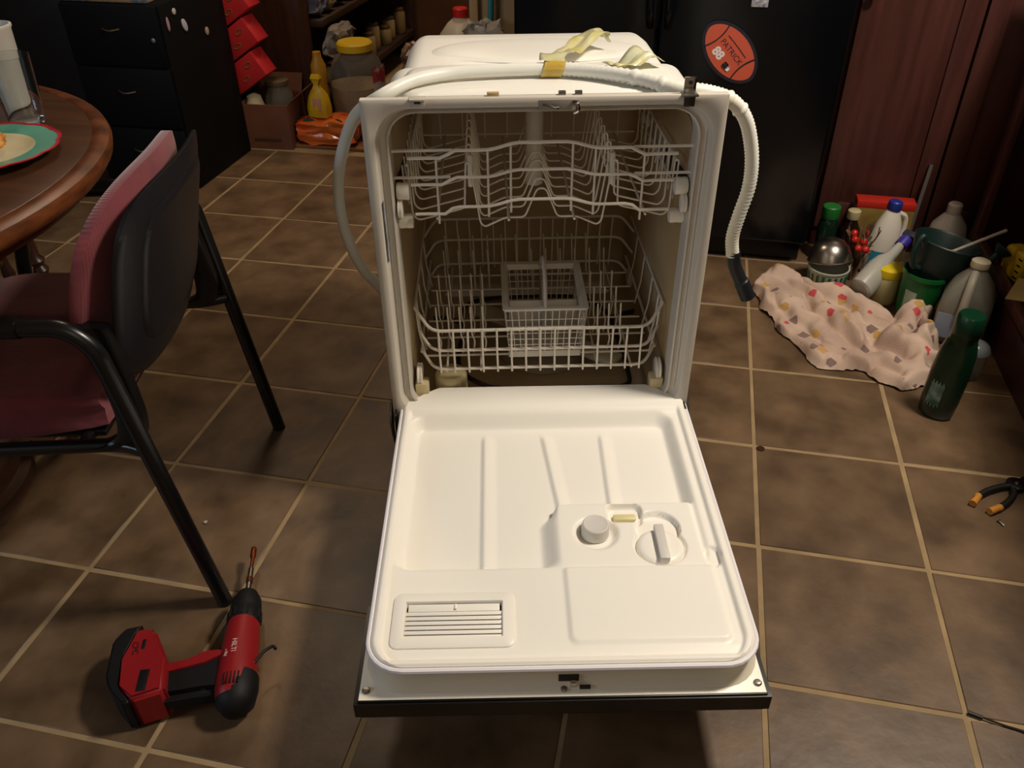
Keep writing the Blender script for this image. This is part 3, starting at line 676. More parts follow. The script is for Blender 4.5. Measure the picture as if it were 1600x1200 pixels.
for a, zc, hh, c in ((-30, .20, .20, '#b9b3b8'),):
    bm = B(); n = 10; loft(bm, [[(.1235*cos(R(a-22+44*i/n)), .1235*sin(R(a-22+44*i/n)), z) for z in (zc-hh/2, zc+hh/2)] for i in range(n+1)], closed=False); mk('paper_label', bm, mat('label_white', c, .6, hex2='#a83a44', scale=9, contrast=(.52, .56)), pj)
# pantry shelves
sh = thing('pantry_shelves', 'dark wooden pantry shelves running back behind the large jar', 'shelves', (-1.36, 2.67, 0))
SW = mat('shelf_wood', '#3a2418', .6, hex2='#2e1c12', scale=4, stretch=(8, 1, 8))
for z in (.13, .44, .80): bxo('shelf_board', (0, 0, z), (.32, 1.28, .03), SW, sh, .002)
bxo('shelf_side', (0, .64, .6), (.32, .02, 1.2), SW, sh); bxo('shelf_back', (-.165, 0, .6), (.01, 1.28, 1.2), SW, sh); bxo('shelf_side', (-.15, -.635, .6), (.03, .02, 1.2), SW, sh)
jc = ['#9a8560', '#8c7a58', '#a08c66', '#7d6a48', '#94805c', '#8a7452', '#a59270', '#80704e', '#94805c']
pos = ['nearest the large jar', 'second back', 'third back', 'fourth back', 'fifth back', 'sixth back', 'seventh back', 'eighth back', 'furthest back']
for k in range(9):
    j = thing('pantry_jar', 'pale jar on the low pantry shelf, '+pos[k], 'jar', (-1.245-.02*(k % 2), 2.18+.125*k, .146), (0, 0, 0), 'jars on the low pantry shelf')
    h = .07+.02*((k*7) % 3)
    mk('jar_body', lathe(B(), [(.03, 0), (.036, .01), (.036, h), (.028, h+.01)], 14), mat('pjar%d' % (k % 5), jc[k], .4), j); mk('lid', lathe(B(), [(.03, h+.011), (.03, h+.024), (.026, h+.026)], 14), mat('pjl%d' % (k % 2), ['#5a4430', '#4a4a44'][k % 2], .4), j)
for k, (x, y, c1, lab) in enumerate(((-1.27, 2.09, '#5a5f78', 'blue and white packet on the upper pantry shelf, nearest'), (-1.26, 2.22, '#8a7a50', 'yellowish packet on the upper pantry shelf'), (-1.27, 2.36, '#1e2f5a', 'dark blue packet on the upper pantry shelf'), (-1.26, 2.50, '#7a2a30', 'red packet on the upper pantry shelf, furthest back'))):
    o = mk('snack_packet', pillow(.10, .09, .15, k*3, .018, 7), mat('pk%d' % k, c1, .35, hex2='#b5b0ae', scale=22, contrast=(.5, .6))); o.location = (x, y, .545)
    tag(o, lab, 'packet', 'packets on the upper pantry shelf')
bm = pillow(.07, .20, .13, 21, .02, 8); o = mk('hanging_bag', bm, mat('bag_white', '#8f8478', .4, hex2='#6f655c', scale=12, bump=.003, bscale=20)); o.location = (-1.16, 2.10, .36); o.rotation_euler = (0, R(20), 0)
tag(o, 'crumpled white plastic bag tucked below the upper pantry shelf', 'bag')
tag(mk('purple_bottle', lathe(B(), [(.03, 0), (.034, .01), (.034, .17), (.02, .21), (.014, .22), (.014, .25)], 18), mat('purple_glass', '#2c2540', .15)), 'dark purple bottle behind the large plastic jar', 'bottle').location = (-1.165, 2.14, .0)
# passage items
cr = thing('storage_crate', 'low brown crate behind the dishwasher carrying a jug', 'crate', (-.62, 2.24, .0))
for c, s_ in (((0, -.14, .09), (.34, .014, .18)), ((0, .14, .09), (.34, .014, .18)), ((-.165, 0, .09), (.014, .28, .18)), ((.165, 0, .09), (.014, .28, .18)), ((0, 0, .173), (.33, .28, .014))): bxo('crate_panel', c, s_, SW, cr, .002)
rj = thing('red_capped_jug', 'white jug with red cap standing behind the dishwasher', 'jug', (-.63, 2.24, .181))
mk('jug_body', lathe(B(), [(.085, 0), (.10, .01), (.102, .15), (.095, .195), (.06, .24), (.032, .262), (.030, .272)], 24), mat('jug_white', '#b9ad9a', .4, sss=.1), rj)
mk('cap', lathe(B(), [(.033, .268), (.034, .300), (.030, .305)], 24), mat('cap_red', '#c0231f', .4), rj)
o = mk('crinkled_bag', pillow(.12, .10, .12, 40, .03, 8), mat('brown_plastic', '#6a4a38', .35, hex2='#8a6f58', scale=20, bump=.003, bscale=25)); o.location = (-.80, 2.12, .29); tag(o, 'crinkled brown plastic bag left of the red capped jug', 'bag')
brm = thing('broom_handle', 'teal pole leaning upright against the tan wall', 'pole', (-.395, 1.76, 0), (R(-1.5), R(1.5), 0))
tbo('pole', [(0, 0, .0), (0, 0, 1.25)], .012, mat('teal', '#2f7f84', .4), brm, 12); lto('grip', [(.0135, 1.15), (.0145, 1.16), (.0145, 1.27), (.010, 1.28)], BLACKP, brm, 12)
o = mk('white_carrier_bag', pillow(.13, .10, .16, 51, .03, 8), mat('carrier', '#b0a595', .45, hex2='#998d7e', scale=12, bump=.003, bscale=18)); o.location = (-.385, 1.67, .475); tag(o, 'white plastic carrier bag hung on the teal pole', 'bag')
o = mk('blue_white_packet', pillow(.035, .03, .04, 61, .006, 5), mat('bwp', '#b0b0b8', .4, hex2='#39405e', scale=60)); o.location = (-.305, 1.70, .455); tag(o, 'small blue and white packet beside the refrigerator edge', 'packet')

# ------------------------------------------------------------------ round table
WOOD = mat('oak_top', '#4c2d19', .36, hex2='#3a2112', scale=3.2, stretch=(1.2, 14, 1), contrast=(.3, .7), detail=6, spec=.5)
EDGE = mat('oak_edge', '#6e3c1e', .38, hex2='#43220f', scale=5, stretch=(3, 3, 12), contrast=(.35, .7))
DWOOD = mat('dark_turned_wood', '#3a2116', .38, hex2='#24130c', scale=6, stretch=(8, 8, 1))
tb = thing('round_table', 'round oak pedestal table at the left with a moulded edge', 'table', (-1.183, -.578, 0))
mk('table_top', lathe(B(), [(.2, .7502), (.5, .7502), (.598, .7502), (.600, .7492)], 96, caps=True), WOOD, tb)
mk('table_edge', lathe(B(), [(.600, .7496), (.604, .7512), (.618, .7505), (.629, .745), (.6325, .735), (.630, .722), (.622, .712), (.610, .708), (.604, .698), (.596, .690), (.56, .688), (.56, .72)], 96, caps=False), EDGE, tb)
mk('apron', lathe(B(), [(.50, .69), (.50, .735)], 64, caps=False), EDGE, tb)
mk('underside', lathe(B(), [(.56, .735), (.1, .735)], 64, caps=False), DWOOD, tb)
mk('pedestal_column', lathe(B(), [(.06, .10), (.10, .13), (.11, .2), (.075, .27), (.065, .33), (.09, .36), (.09, .38), (.06, .41), (.075, .55), (.10, .66), (.12, .735)], 32), DWOOD, tb)
mk('pedestal_base', lathe(B(), [(.255, 0), (.275, .012), (.278, .045), (.262, .060), (.265, .072), (.252, .10), (.22, .115), (.10, .125)], 48), mat('base_wood', '#4a2c22', .5, hex2='#6a4c3a', scale=5, stretch=(1, 1, 8)), tb)
# stool tucked under
st = thing('wooden_stool', 'dark stool with turned wooden legs tucked under the round table', 'stool', (-1.46, .12, 0), (0, 0, R(25)))
mk('seat', lathe(B(), [(.10, .435), (.155, .437), (.165, .448), (.16, .462), (.10, .466), (.02, .462)], 32), DWOOD, st)
lp = [(.012, 0), (.016, .03), (.013, .06), (.019, .10), (.014, .13), (.014, .16), (.022, .175), (.015, .19), (.024, .205), (.015, .22), (.020, .25), (.021, .33), (.014, .36), (.021, .375), (.014, .39), (.015, .44)]
for a in (0, 90, 180, 270):
    l = mk('leg', lathe(B(), lp, 16), DWOOD, st); l.location = (.17*cos(R(a)), .17*sin(R(a)), 0); l.rotation_euler = Euler((R(8)*sin(R(a)), -R(8)*cos(R(a)), 0))
tbo('stretcher', [(.155, 0, .12), (-.155, 0, .12)], .009, DWOOD, st); tbo('stretcher', [(0, .155, .15), (0, -.155, .15)], .009, DWOOD, st)
# plate, food
pl = thing('dinner_plate', 'cream dinner plate with green band and red scalloped rim on the round table', 'plate', (-.790, -.405, .7505))
def plate_ring(r0, z0, r1, z1, scal0=0, scal1=0, n=120):
    bm = B(); f = lambda r, z, s_: [((r+s_*abs(sin(6*2*pi*i/n))**.7)*cos(2*pi*i/n), (r+s_*abs(sin(6*2*pi*i/n))**.7)*sin(2*pi*i/n), z) for i in range(n)]
    return bm, f
PC = mat('plate_cream', '#d9cfa8', .2, spec=.6); PG = mat('plate_green', '#4f8f78', .25, hex2='#5c9c84', scale=9); PR = mat('plate_red', '#b01f2c', .2)
bm, f = plate_ring(0, 0, 0, 0)
bm.free(); bm = B(); loft(bm, [f(.045, .0, 0), f(.06, .0005, 0), f(.07, .006, 0), f(.088, .012, 0)], caps=(True, False)); loft(bm, [f(.02, .004, 0), f(.066, .0045, 0), f(.080, .0105, 0), f(.088, .0138, 0)], caps=(True, False)); mk('well', bm, PC, pl)
bm = B(); loft(bm, [f(.088, .0138, 0), f(.122, .0185, .004)]); loft(bm, [f(.122, .0165, .004), f(.088, .0115, 0)]); mk('green_band', bm, PG, pl)
bm = B(); loft(bm, [f(.122, .0187, .004), f(.1265, .0205, .004), f(.1295, .0195, .004), f(.128, .0175, .004), f(.121, .0163, .004)]); mk('red_rim', bm, PR, pl)
FOOD = mat('fried_food', '#9a5a1e', .5, hex2='#c98a3a', scale=40, bump=.003, bscale=60)
def lump(seed, r, loc, m, name, lab, sc=(1, .8, .55)):
    bm = B(); bmesh.ops.create_icosphere(bm, subdivisions=4, radius=r)
    for v in bm.verts: 
        n = noise.fractal(v.co*38+Vector((seed, 0, 0)), .8, 2.2, 4); v.co *= 1+.30*n; v.co.x *= sc[0]; v.co.y *= sc[1]; v.co.z *= sc[2]
    o = mk(name, bm, m, angle=180); o.location = loc; tag(o, lab, 'food'); return o
lump(3, .030, (-.785, -.385, .7755), FOOD, 'fried_piece', 'brown fried food piece on the plate, nearest the rim')
lump(9, .026, (-.835, -.365, .7735), FOOD, 'fried_piece', 'fried food piece further left on the plate')
# glass tumbler
gt = thing('glass_tumbler', 'clear empty glass tumbler standing beside the plate on the table', 'glass', (-.838, -.222, .7515))
gp_ = [(.002, .0), (.031, .0), (.033, .003), (.036, .04), (.0365, .042), (.041, .125), (.0395, .125), (.0345, .046), (.031, .010), (.002, .008)]
mk('glass_wall', lathe(B(), gp_, 40, caps=False), mat('tumbler_glass', '#eef2f2', .03, trans=1, ior=1.35), gt)
cp = thing('white_cup', 'tall white disposable cup behind the glass tumbler', 'cup', (-.985, -.085, .7515))
mk('cup_wall', lathe(B(), [(.002, 0), (.038, 0), (.040, .004), (.0445, .135), (.047, .138), (.047, .143), (.043, .144), (.041, .138), (.036, .01), (.002, .008)], 36, caps=False), mat('cup_white', '#c9c2b6', .5), cp)
mk('drink', lathe(B(), [(.0405, .128), (.01, .128)], 30), mat('pale_drink', '#c9bd8e', .3), cp)
bm = B(); n = 8; loft(bm, [[(rr*cos(R(-70+40*i/n)), rr*sin(R(-70+40*i/n)), z) for rr, z in ((.0444, .112), (.0447, .120))] for i in range(n+1)], closed=False); mk('printed_band', bm, mat('band_maroon', '#6a2a30', .5), cp)

# ------------------------------------------------------------------ red office chair (local x forward, y near side)
ch = thing('armchair', 'black framed armchair with dusty red fabric pads pulled up to the round table', 'chair', (-.416, -.421, 0), (0, 0, math.atan2(-.23822, -.97121)))
CF = mat('chair_frame', '#0b0b0d', .3, spec=.6); SHL = mat('chair_shell', '#121318', .38, bump=.0002, bscale=500)
FAB = mat('red_fabric', '#7d3a40', .9, hex2='#6b2f36', scale=14, stretch=(1, 1, 1))
nt = FAB.node_tree; N_ = nt.nodes; L_ = nt.links
tcn = N_.new('ShaderNodeTexCoord'); wv = N_.new('ShaderNodeTexWave'); wv.wave_type = 'BANDS'; wv.bands_direction = 'Y'; wv.inputs['Scale'].default_value = 62; wv.inputs['Distortion'].default_value = 1.2; wv.inputs['Detail'].default_value = 1
bpn = N_.new('ShaderNodeBump'); bpn.inputs['Distance'].default_value = .0003; L_.new(tcn.outputs['Object'], wv.inputs[0]); L_.new(wv.outputs['Fac'], bpn.inputs['Height']); L_.new(bpn.outputs[0], N_['Principled BSDF'].inputs['Normal'])
N_['Principled BSDF'].inputs['Sheen Weight'].default_value = .35; N_['Principled BSDF'].inputs['Sheen Roughness'].default_value = .4
for sy in (1, -1):
    y = sy*.27
    tbo('leg', fillet([(-.002, y, 0), (.076, y, .587), (.110, y, .622), (.20, y, .625)], .05, 8), .0145, CF, ch, 14)
    tbo('leg', fillet([(.36, y, .622), (.43, y, .600), (.47, y, .42), (.49, y, .0)], .05, 8), .0145, CF, ch, 14)
    tbo('arm_rest', [(.175, y, .625), (.37, y, .624)], .0175, BLACKP, ch, 14)
    tbo('seat_rail', fillet([(.050, sy*.262, .372), (.10, sy*.24, .372), (.475, sy*.25, .372)], .03), .0125, CF, ch, 10)
    bm = B(); path = fillet([(.092, sy*.225, .60), (.080, sy*.228, .52), (.072, sy*.236, .43), (.078, sy*.240, .39), (.11, sy*.240, .372), (.16, sy*.240, .372)], .035, 6)
    loft(bm, [[(p.x+dx, p.y+dy, p.z+dz) for dx, dy, dz in ((-.022, -.010, -.004), (-.022, .010, -.004), (-.015, .014, 0), (.015, .014, .003), (.022, .010, .004), (.022, -.010, .004))] for p in path], caps=(True, True)); mk('back_bracket', bm, CF, ch)
tbo('cross_rail', [(.17, -.24, .369), (.17, .24, .369)], .0115, CF, ch, 10); tbo('cross_rail', [(.44, -.25, .369), (.44, .25, .369)], .0115, CF, ch, 10)
def backsurf(u, v):   # u -1..1 across, v 0..1 up
    hw = .222-.012*v
    z = .515+.272*v
    a = .085-.085*v+.028*(u*u)-.010
    return a, u*hw, z
def panel(name, m, d0, d1, grow, parent, nu=28, nv=24, ex=4.2, rim=.35, low=0):
    bm = B(); rows = []
    F = []
    for side, d in ((0, d0), (1, d1)):
        g = []
        for j in range(nv+1):
            row = []
            for i in range(nu+1):
                p, q = i/nu*2-1, j/nv*2-1
                # square -> superellipse
                k = (abs(p)**ex+abs(q)**ex)**(1/ex); mx = max(abs(p), abs(q)); s_ = mx/k if k else 1
                u, v = p*s_*(1+grow), (q*s_*(1+grow)+1)/2
                a, b, z = backsurf(u, v)
                e = ss(1, 1-rim, max(abs(p), abs(q)))
                row.append(bm.verts.new((a+(d0+d1)/2+(d-(d0+d1)/2)*(.25+.75*sqrt(e)), b, z-low*(1-v)*(1-v))))
            g.append(row)
        F.append(g)
    for s_, g in enumerate(F):
        for j in range(nv):
            for i in range(nu):
                fc_ = (g[j][i], g[j][i+1], g[j+1][i+1], g[j+1][i]); bm.faces.new(fc_ if s_ else fc_[::-1])
    bd = lambda g: [g[0][i] for i in range(nu+1)]+[g[j][nu] for j in range(1, nv+1)]+[g[nv][i] for i in range(nu-1, -1, -1)]+[g[j][0] for j in range(nv-1, 0, -1)]
    A, Bv = bd(F[0]), bd(F[1])
    for i in range(len(A)): bm.faces.new((A[i], A[(i+1) % len(A)], Bv[(i+1) % len(A)], Bv[i]))
    bmesh.ops.recalc_face_normals(bm, faces=bm.faces)
    return mk(name, bm, m, parent, angle=70)
shell = panel('back_shell', SHL, -.022, .004, .0, ch, low=.065)
panel('back_inset', SHL, -.0255, -.015, -.26, shell, ex=4.5, rim=.08, low=.065)
panel('back_cushion', FAB, .004, .072, .055, ch, rim=.6, ex=3.0)
bm = pillow(.43, .45, .10, 77, .004, 16)
for v in bm.verts: v.co += Vector((.350, 0, .418)); v.co.z += -.012*max(0, (v.co.x-.45)/.08)
mk('seat_cushion', bm, FAB, ch, angle=60)
bxo('seat_pan', (.320, 0, .372), (.36, .42, .012), BLACKP, ch, .004)

# ------------------------------------------------------------------ cordless drill
DR = mat('drill_red', '#84171b', .42, spec=.4); DB = mat('drill_black', '#0d0b0c', .6, spec=.35)
dl = thing('cordless_drill', 'red and black cordless drill lying on its side on the tiles', 'drill', (-.26, -.86, 0), (0, 0, R(20.15)))
def ylathe(name, prof, m, cx, cz, parent, seg=24, sz=1, caps=True):
    bm = B(); lathe(bm, [(r, y) for r, y in prof], seg, caps=caps)
    bmesh.ops.rotate(bm, verts=bm.verts, matrix=Matrix.Rotation(R(-90), 3, 'X'))
    for v in bm.verts: v.co.z = v.co.z*sz+cz; v.co.x += cx
    return mk(name, bm, m, parent)
ylathe('motor_housing', [(.006, -.072), (.020, -.068), (.029, -.055), (.033, -.03), (.033, .02), (.031, .07), (.0285, .100)], DR, .030, .040, dl, 28, 1.12)
ylathe('rear_cap', [(.004, -.080), (.020, -.076), (.032, -.060), (.0355, -.035), (.0345, -.012)], DB, .033, .038, dl, 28, 1.05)
ck = ylathe('chuck', [(.0285, .098), (.0295, .104), (.0295, .125), (.028, .128), (.0285, .132), (.026, .155), (.018, .172), (.009, .176)], DB, .030, .042, dl, 28)
for k in range(16):
    a = 2*pi*k/16; ck_ = bxo('grip_rib', (.030+.0295*cos(a), .113, .042+.0295*sin(a)), (.003, .018, .003), DB, ck)
hx = ylathe('bit_holder', [(.0055, .172), (.0055, .235), (.0045, .238)], STEEL, .029, .042, dl, 12)
ylathe('bit_ring', [(.0065, .200), (.0065, .212)], mat('bronze_ring', '#5a2e1c', .4, .6), .029, .042, hx, 12)
ylathe('driver_bit', [(.0035, .236), (.0035, .262), (.0060, .268), (.0060, .288), (.004, .292)], mat('copper_bit', '#7a3c22', .35, .8), .029, .042, dl, 10)
def prism(name, pts, z0, z1, m, parent, bev=.005, seg=3):
    bm = B(); vs = [bm.verts.new((x, y, z0)) for x, y in pts]; f = bm.faces.new(vs); r = bmesh.ops.extrude_face_region(bm, geom=[f])
    bmesh.ops.translate(bm, verts=[v for v in r['geom'] if isinstance(v, bmesh.types.BMVert)], vec=(0, 0, z1-z0))
    bmesh.ops.recalc_face_normals(bm, faces=bm.faces)
    if bev: bmesh.ops.bevel(bm, geom=bm.edges[:], offset=bev, segments=seg, affect='EDGES')
    return mk(name, bm, m, parent)
hd = prism('handle_grip', [(.018, .040), (.018, -.045), (-.02, -.043), (-.095, -.047), (-.10, .012), (-.02, .034)], .014, .058, DB, dl, .012, 4)
prism('handle_stripe', [(.012, .040), (.012, .022), (-.02, .008), (-.10, -.006), (-.10, .022), (-.045, .030), (-.03, .042)], .022, .062, DR, hd, .006, 2)
prism('trigger', [(.0, .055), (.0, .030), (-.034, .022), (-.030, .044)], .028, .050, DB, dl, .004)
pk = prism('battery_pack', [(-.074, -.046), (-.082, .020), (-.112, .084), (-.125, .092), (-.148, .090), (-.163, .025), (-.155, -.030), (-.127, -.058)], .002, .080, DR, dl, .008)
prism('battery_base', [(-.135, .100), (-.166, .097), (-.182, .072), (-.178, .0), (-.168, -.024), (-.138, -.060), (-.125, -.056), (-.150, -.02), (-.155, .040), (-.145, .088)], .0, .076, DB, pk, .004)
bxo('vent_grille', (-.112, -.022, .0795), (.016, .042, .002), DB, pk, .0006)
bxo('battery_clip', (-.125, .052, .0798), (.006, .020, .002), DB, pk, .0006)
tbo('belt_hook', fillet([(.055, .0, .050), (.075, .030, .052), (.090, .038, .052), (.094, .030, .052)], .008), .0028, DB, dl, 8)
PT = mat('print_white', '#c9a9a4', .6)
text('maker_lettering', 'HILTI', .012, PT, [c for c in dl.children if c.name.startswith('motor')][0], (.028, .030, .0768), (0, 0, R(-90)), .0006)
text('model_lettering', 'SFC 14-A', .007, PT, [c for c in dl.children if c.name.startswith('motor')][0], (.016, .020, .0745), (0, R(-20), R(-90)), .0006)
text('battery_lettering', 'CPC', .014, DB, pk, (-.138, .045, .0802), (0, 0, R(-80)), .0004)
for k in range(5): bxo('vent_slot', (.018+.006*k, -.034, .0758-.0004*abs(k-2)**2), (.0018, .022, .003), DB, [c for c in dl.children if c.name.startswith('motor')][0])

# ------------------------------------------------------------------ clutter at the right
def zl(name, prof, m, parent, seg=26, **k): return mk(name, lathe(B(), prof, seg, **k), m, parent)
t = thing('green_capped_bottle', 'dark bottle with bright green cap against the refrigerator side', 'bottle', (.898, 1.03, 0))
zl('bottle_body', [(.028, 0), (.031, .01), (.031, .12), (.026, .145), (.024, .15)], mat('dark_green_glass', '#10241a', .15), t); zl('cap', [(.027, .150), (.028, .152), (.028, .186), (.025, .189)], mat('cap_green', '#1f6a2a', .45), t)
t = thing('brown_bottle', 'brown bottle with beige cap in front of the cherry door', 'bottle', (.965, 1.015, 0))
zl('bottle_body', [(.026, 0), (.03, .01), (.03, .12), (.016, .15), (.014, .16)], mat('brown_glass', '#1d100a', .12), t); zl('cap', [(.019, .158), (.020, .160), (.020, .184), (.016, .187)], mat('cap_beige', '#b5a67e', .5), t)
t = thing('scouring_pad_box', 'yellow carton with red top band standing against the cherry door', 'box', (1.065, 1.085, 0), (0, 0, R(-1)))
bxo('carton', (0, 0, .099), (.175, .055, .198), mat('carton_yellow', '#8f7430', .6, hex2='#6f5826', scale=14), t, .001); bxo('red_band', (0, -.0002, .189), (.1765, .0565, .022), mat('band_red', '#b02418', .5), t, .001)
t = thing('bleach_jug', 'white plastic jug with blue cap in front of the yellow carton', 'jug', (1.055, .975, 0), (0, R(4), R(20)))
zl('jug_body', [(.040, 0), (.047, .01), (.048, .08), (.046, .12), (.036, .17), (.022, .205), (.018, .215)], mat('jug_bleach', '#cfc6b8', .4), t, sx=1.05, sy=.85); zl('cap', [(.021, .213), (.022, .215), (.021, .237), (.018, .240)], mat('cap_blue', '#232f86', .4), t)
tbo('jug_handle', fillet([(.022, 0, .20), (.050, 0, .19), (.058, 0, .14), (.045, 0, .10)], .02), .008, MC['jug_bleach'], t)
bm = B(); n = 12; loft(bm, [[(.0515*cos(R(-150+110*i/n)), .042*sin(R(-150+110*i/n)), z) for z in (.03, .085)] for i in range(n+1)], closed=False); mk('paper_label', bm, mat('label_teal', '#2a7c94', .5, hex2='#c46a30', scale=14, contrast=(.48, .52)), t)
# steel bowl over container
t = thing('striped_container', 'round green and white striped container under the steel bowl', 'container', (.893, .835, 0))
SW_ = mat('container_white', '#a8a89a', .5); zl('container_wall', [(.050, 0), (.054, .004), (.060, .068), (.0625, .070), (.0625, .074), (.058, .074), (.056, .06), (.05, .006), (.01, .005)], SW_, t, 36, caps=False)
for k in range(20):
    a = 2*pi*k/20; b_ = bxo('green_stripe', (.0575*cos(a), .0575*sin(a), .036), (.002, .008, .05), mat('stripe_green', '#2a5a3a', .5), t); b_.rotation_euler = (0, 0, 0)
    b_.data.transform(Matrix.Translation((.0575, 0, .036)) @ Matrix.Rotation(R(6), 4, 'Y') @ Matrix.Translation((-.0575*cos(a), -.0575*sin(a), -.036))); b_.rotation_euler = (0, 0, a)
t = thing('steel_bowl', 'shiny steel bowl turned upside down on the striped container', 'bowl', (.893, .845, .088), (R(-13), R(-6), 0))
zl('bowl_wall', [(.066, .0), (.067, .002), (.064, .004), (.061, .022), (.053, .044), (.038, .060), (.020, .068), (.0, .070)], mat('brushed_bowl', '#a39c92', .28, 1), t, 40, caps=False)
# berry spray
t = thing('berry_spray', 'artificial spray of red berries and brown twigs beside the steel bowl', 'decoration', (.975, .905, 0))
TW = mat('twig', '#4a3020', .7, hex2='#7a5c44', scale=20); BR = mat('berry', '#b01a12', .15, spec=.8)
for k in range(16):
    a = rnd.uniform(0, 2*pi); l = rnd.uniform(.05, .12); h = rnd.uniform(.10, .20); l *= .6
    tbo('twig', smooth_path([(0.01*cos(a), .01*sin(a), .0), (l*.35*cos(a), l*.35*sin(a), h*.5), (l*.7*cos(a+.4), l*.7*sin(a+.4), h*.8), (l*.8*cos(a+.2), l*.8*sin(a+.2), h)], 4), .0017, TW, t, 5)
for x, y, z in ((-.018, -.03, .150), (.008, -.032, .146), (-.006, -.045, .128), (.016, -.045, .126), (-.022, -.02, .165), (.010, -.012, .165)):
    bm = B(); bmesh.ops.create_uvsphere(bm, u_segments=16, v_segments=12, radius=.0115); bmesh.ops.translate(bm, verts=bm.verts, vec=(x, y, z)); mk('berry', bm, BR, t)
for k in range(14):
    bm = B(); a = rnd.uniform(0, 2*pi); box(bm, (.035*cos(a), .035*sin(a), .10+.1*rnd.random()), (.02, .010, .0012), 0, rot=Euler((rnd.random()*3, rnd.random()*3, a))); mk('leaf', bm, mat('dry_leaf', '#4a3322', .6, hex2='#7a6450', scale=30), t)
# spray bottle lying
p0 = Vector((.975, .735, .050)); p1 = Vector((1.118, .915, .160)); ax = (p1-p0).normalized()
t = thing('spray_bottle', 'cloudy white spray bottle with purple collar lying tilted on the rag', 'bottle', p0, ax.to_track_quat('Z', 'X').to_euler())
zl('bottle_body', [(.034, 0), (.042, .006), (.044, .03), (.044, .09), (.037, .122), (.021, .150), (.0155, .20), (.0150, .212)], mat('cloudy_plastic', '#a39f95', .35, sss=.15), t, 28, sx=1.0, sy=.8)
zl('collar', [(.0175, .205), (.018, .207), (.018, .236), (.015, .238)], mat('purple', '#33278a', .45), t)
bxo('embossed_panel', (0, -.0300, .06), (.04, .003, .07), MC['cloudy_plastic'], t, .0014)
bm = B(); box(bm, (.0, .008, .253), (.024, .055, .024), .006); h_ = mk('spray_head', bm, mat('head_grey', '#2a2838', .5), t); tbo('trigger', smooth_path([(0, .030, .248), (0, .045, .225), (0, .042, .200)], 4), .004, MC['head_grey'], t)
# cream jug yellow top
t = thing('cream_tub', 'cream coloured bottle with yellow neck beside the bright green pot', 'bottle', (1.055, .785, 0))
zl('bottle_body', [(.034, 0), (.039, .008), (.039, .085), (.036, .092)], mat('cream_p', '#b3a97c', .5), t); zl('neck', [(.040, .088), (.041, .092), (.040, .112), (.030, .118)], mat('yellow_p', '#c9b010', .45), t)
# green pot with watering can nested in it
t = thing('green_pot', 'bright green plastic pot with a pale paper label holding the watering can', 'pot', (1.128, .705, .0), (0, R(2), R(-8)))
zl('pot_wall', [(.002, .0), (.046, .0), (.048, .004), (.060, .135), (.064, .138), (.064, .150), (.060, .150), (.057, .135), (.045, .008), (.002, .006)], mat('green_bright', '#085a26', .35), t, 32, caps=False)
bm = B(); n = 8; loft(bm, [[((.0485+.0118*(z-.006)/.13)*cos(R(-140+35*i/n)), (.0485+.0118*(z-.006)/.13)*sin(R(-140+35*i/n)), z) for z in (.02, .10)] for i in range(n+1)], closed=False); mk('paper_label', bm, mat('lab_grey', '#9aa89a', .6), t)
WG = mat('can_green', '#0e211e', .45, hex2='#132c29', scale=6)
t = thing('watering_can', 'dark green plastic watering can set inside the bright green pot', 'watering can', (1.135, .708, .035), (0, R(12), R(28)))
zl('can_body', [(.002, .0), (.040, .0), (.042, .01), (.052, .09), (.074, .125), (.082, .16), (.090, .19), (.093, .202), (.091, .205), (.086, .198), (.072, .13), (.04, .012), (.002, .010)], WG, t, 40, caps=False)
tbo('spout', smooth_path([(.06, -.035, .12), (.095, -.045, .135), (.125, -.045, .165), (.145, -.045, .195)], 5), .012, WG, t, 12, rf=lambda q: .013-.004*q)
zl('rose', [(.010, 0), (.024, .018), (.026, .026), (.012, .030)], WG, t).matrix_local = Matrix.Translation((.145, -.045, .190)) @ Euler((R(10), R(25), 0)).to_matrix().to_4x4()
tbo('can_handle', smooth_path([(-.082, -.01, .185), (-.108, -.01, .215), (-.116, -.01, .17), (-.098, -.01, .13), (-.070, -.01, .12)], 5), .0085, WG, t, 10)
t = thing('brush', 'thin white handled brush resting in the watering can', 'brush', (1.18, .705, .212), (0, R(66), R(15)))
tbo('handle', [(0, 0, 0), (0, 0, .15)], .0045, mat('white_handle', '#b3a898', .4), t, 8); zl('ferrule', [(.006, -.03), (.007, -.028), (.006, .003)], mat('yellow_ferrule', '#b8922a', .4), t, 12)
t = thing('white_jug', 'white jug with white cap standing behind the watering can', 'jug', (1.255, 1.03, 0))
zl('jug_body', [(.05, 0), (.056, .01), (.058, .12), (.050, .155), (.028, .185), (.019, .195)], mat('jug_w2', '#b5aa9c', .4), t); zl('cap', [(.021, .192), (.0215, .194), (.021, .222), (.017, .226)], mat('cap_w2', '#c4b5a8', .45), t)
# leaning strip
t = tag(mk('metal_strip', tube(B(), [(0, 0, 0), (0, 0, .31)], .0075, 4), mat('dull_alu', '#6a6660', .45, .4)), 'narrow grey metal strip leaning on the cherry cabinet door', 'strip'); t.location = (1.155, 1.075, .003); t.rotation_euler = (R(-8), R(4), 0)
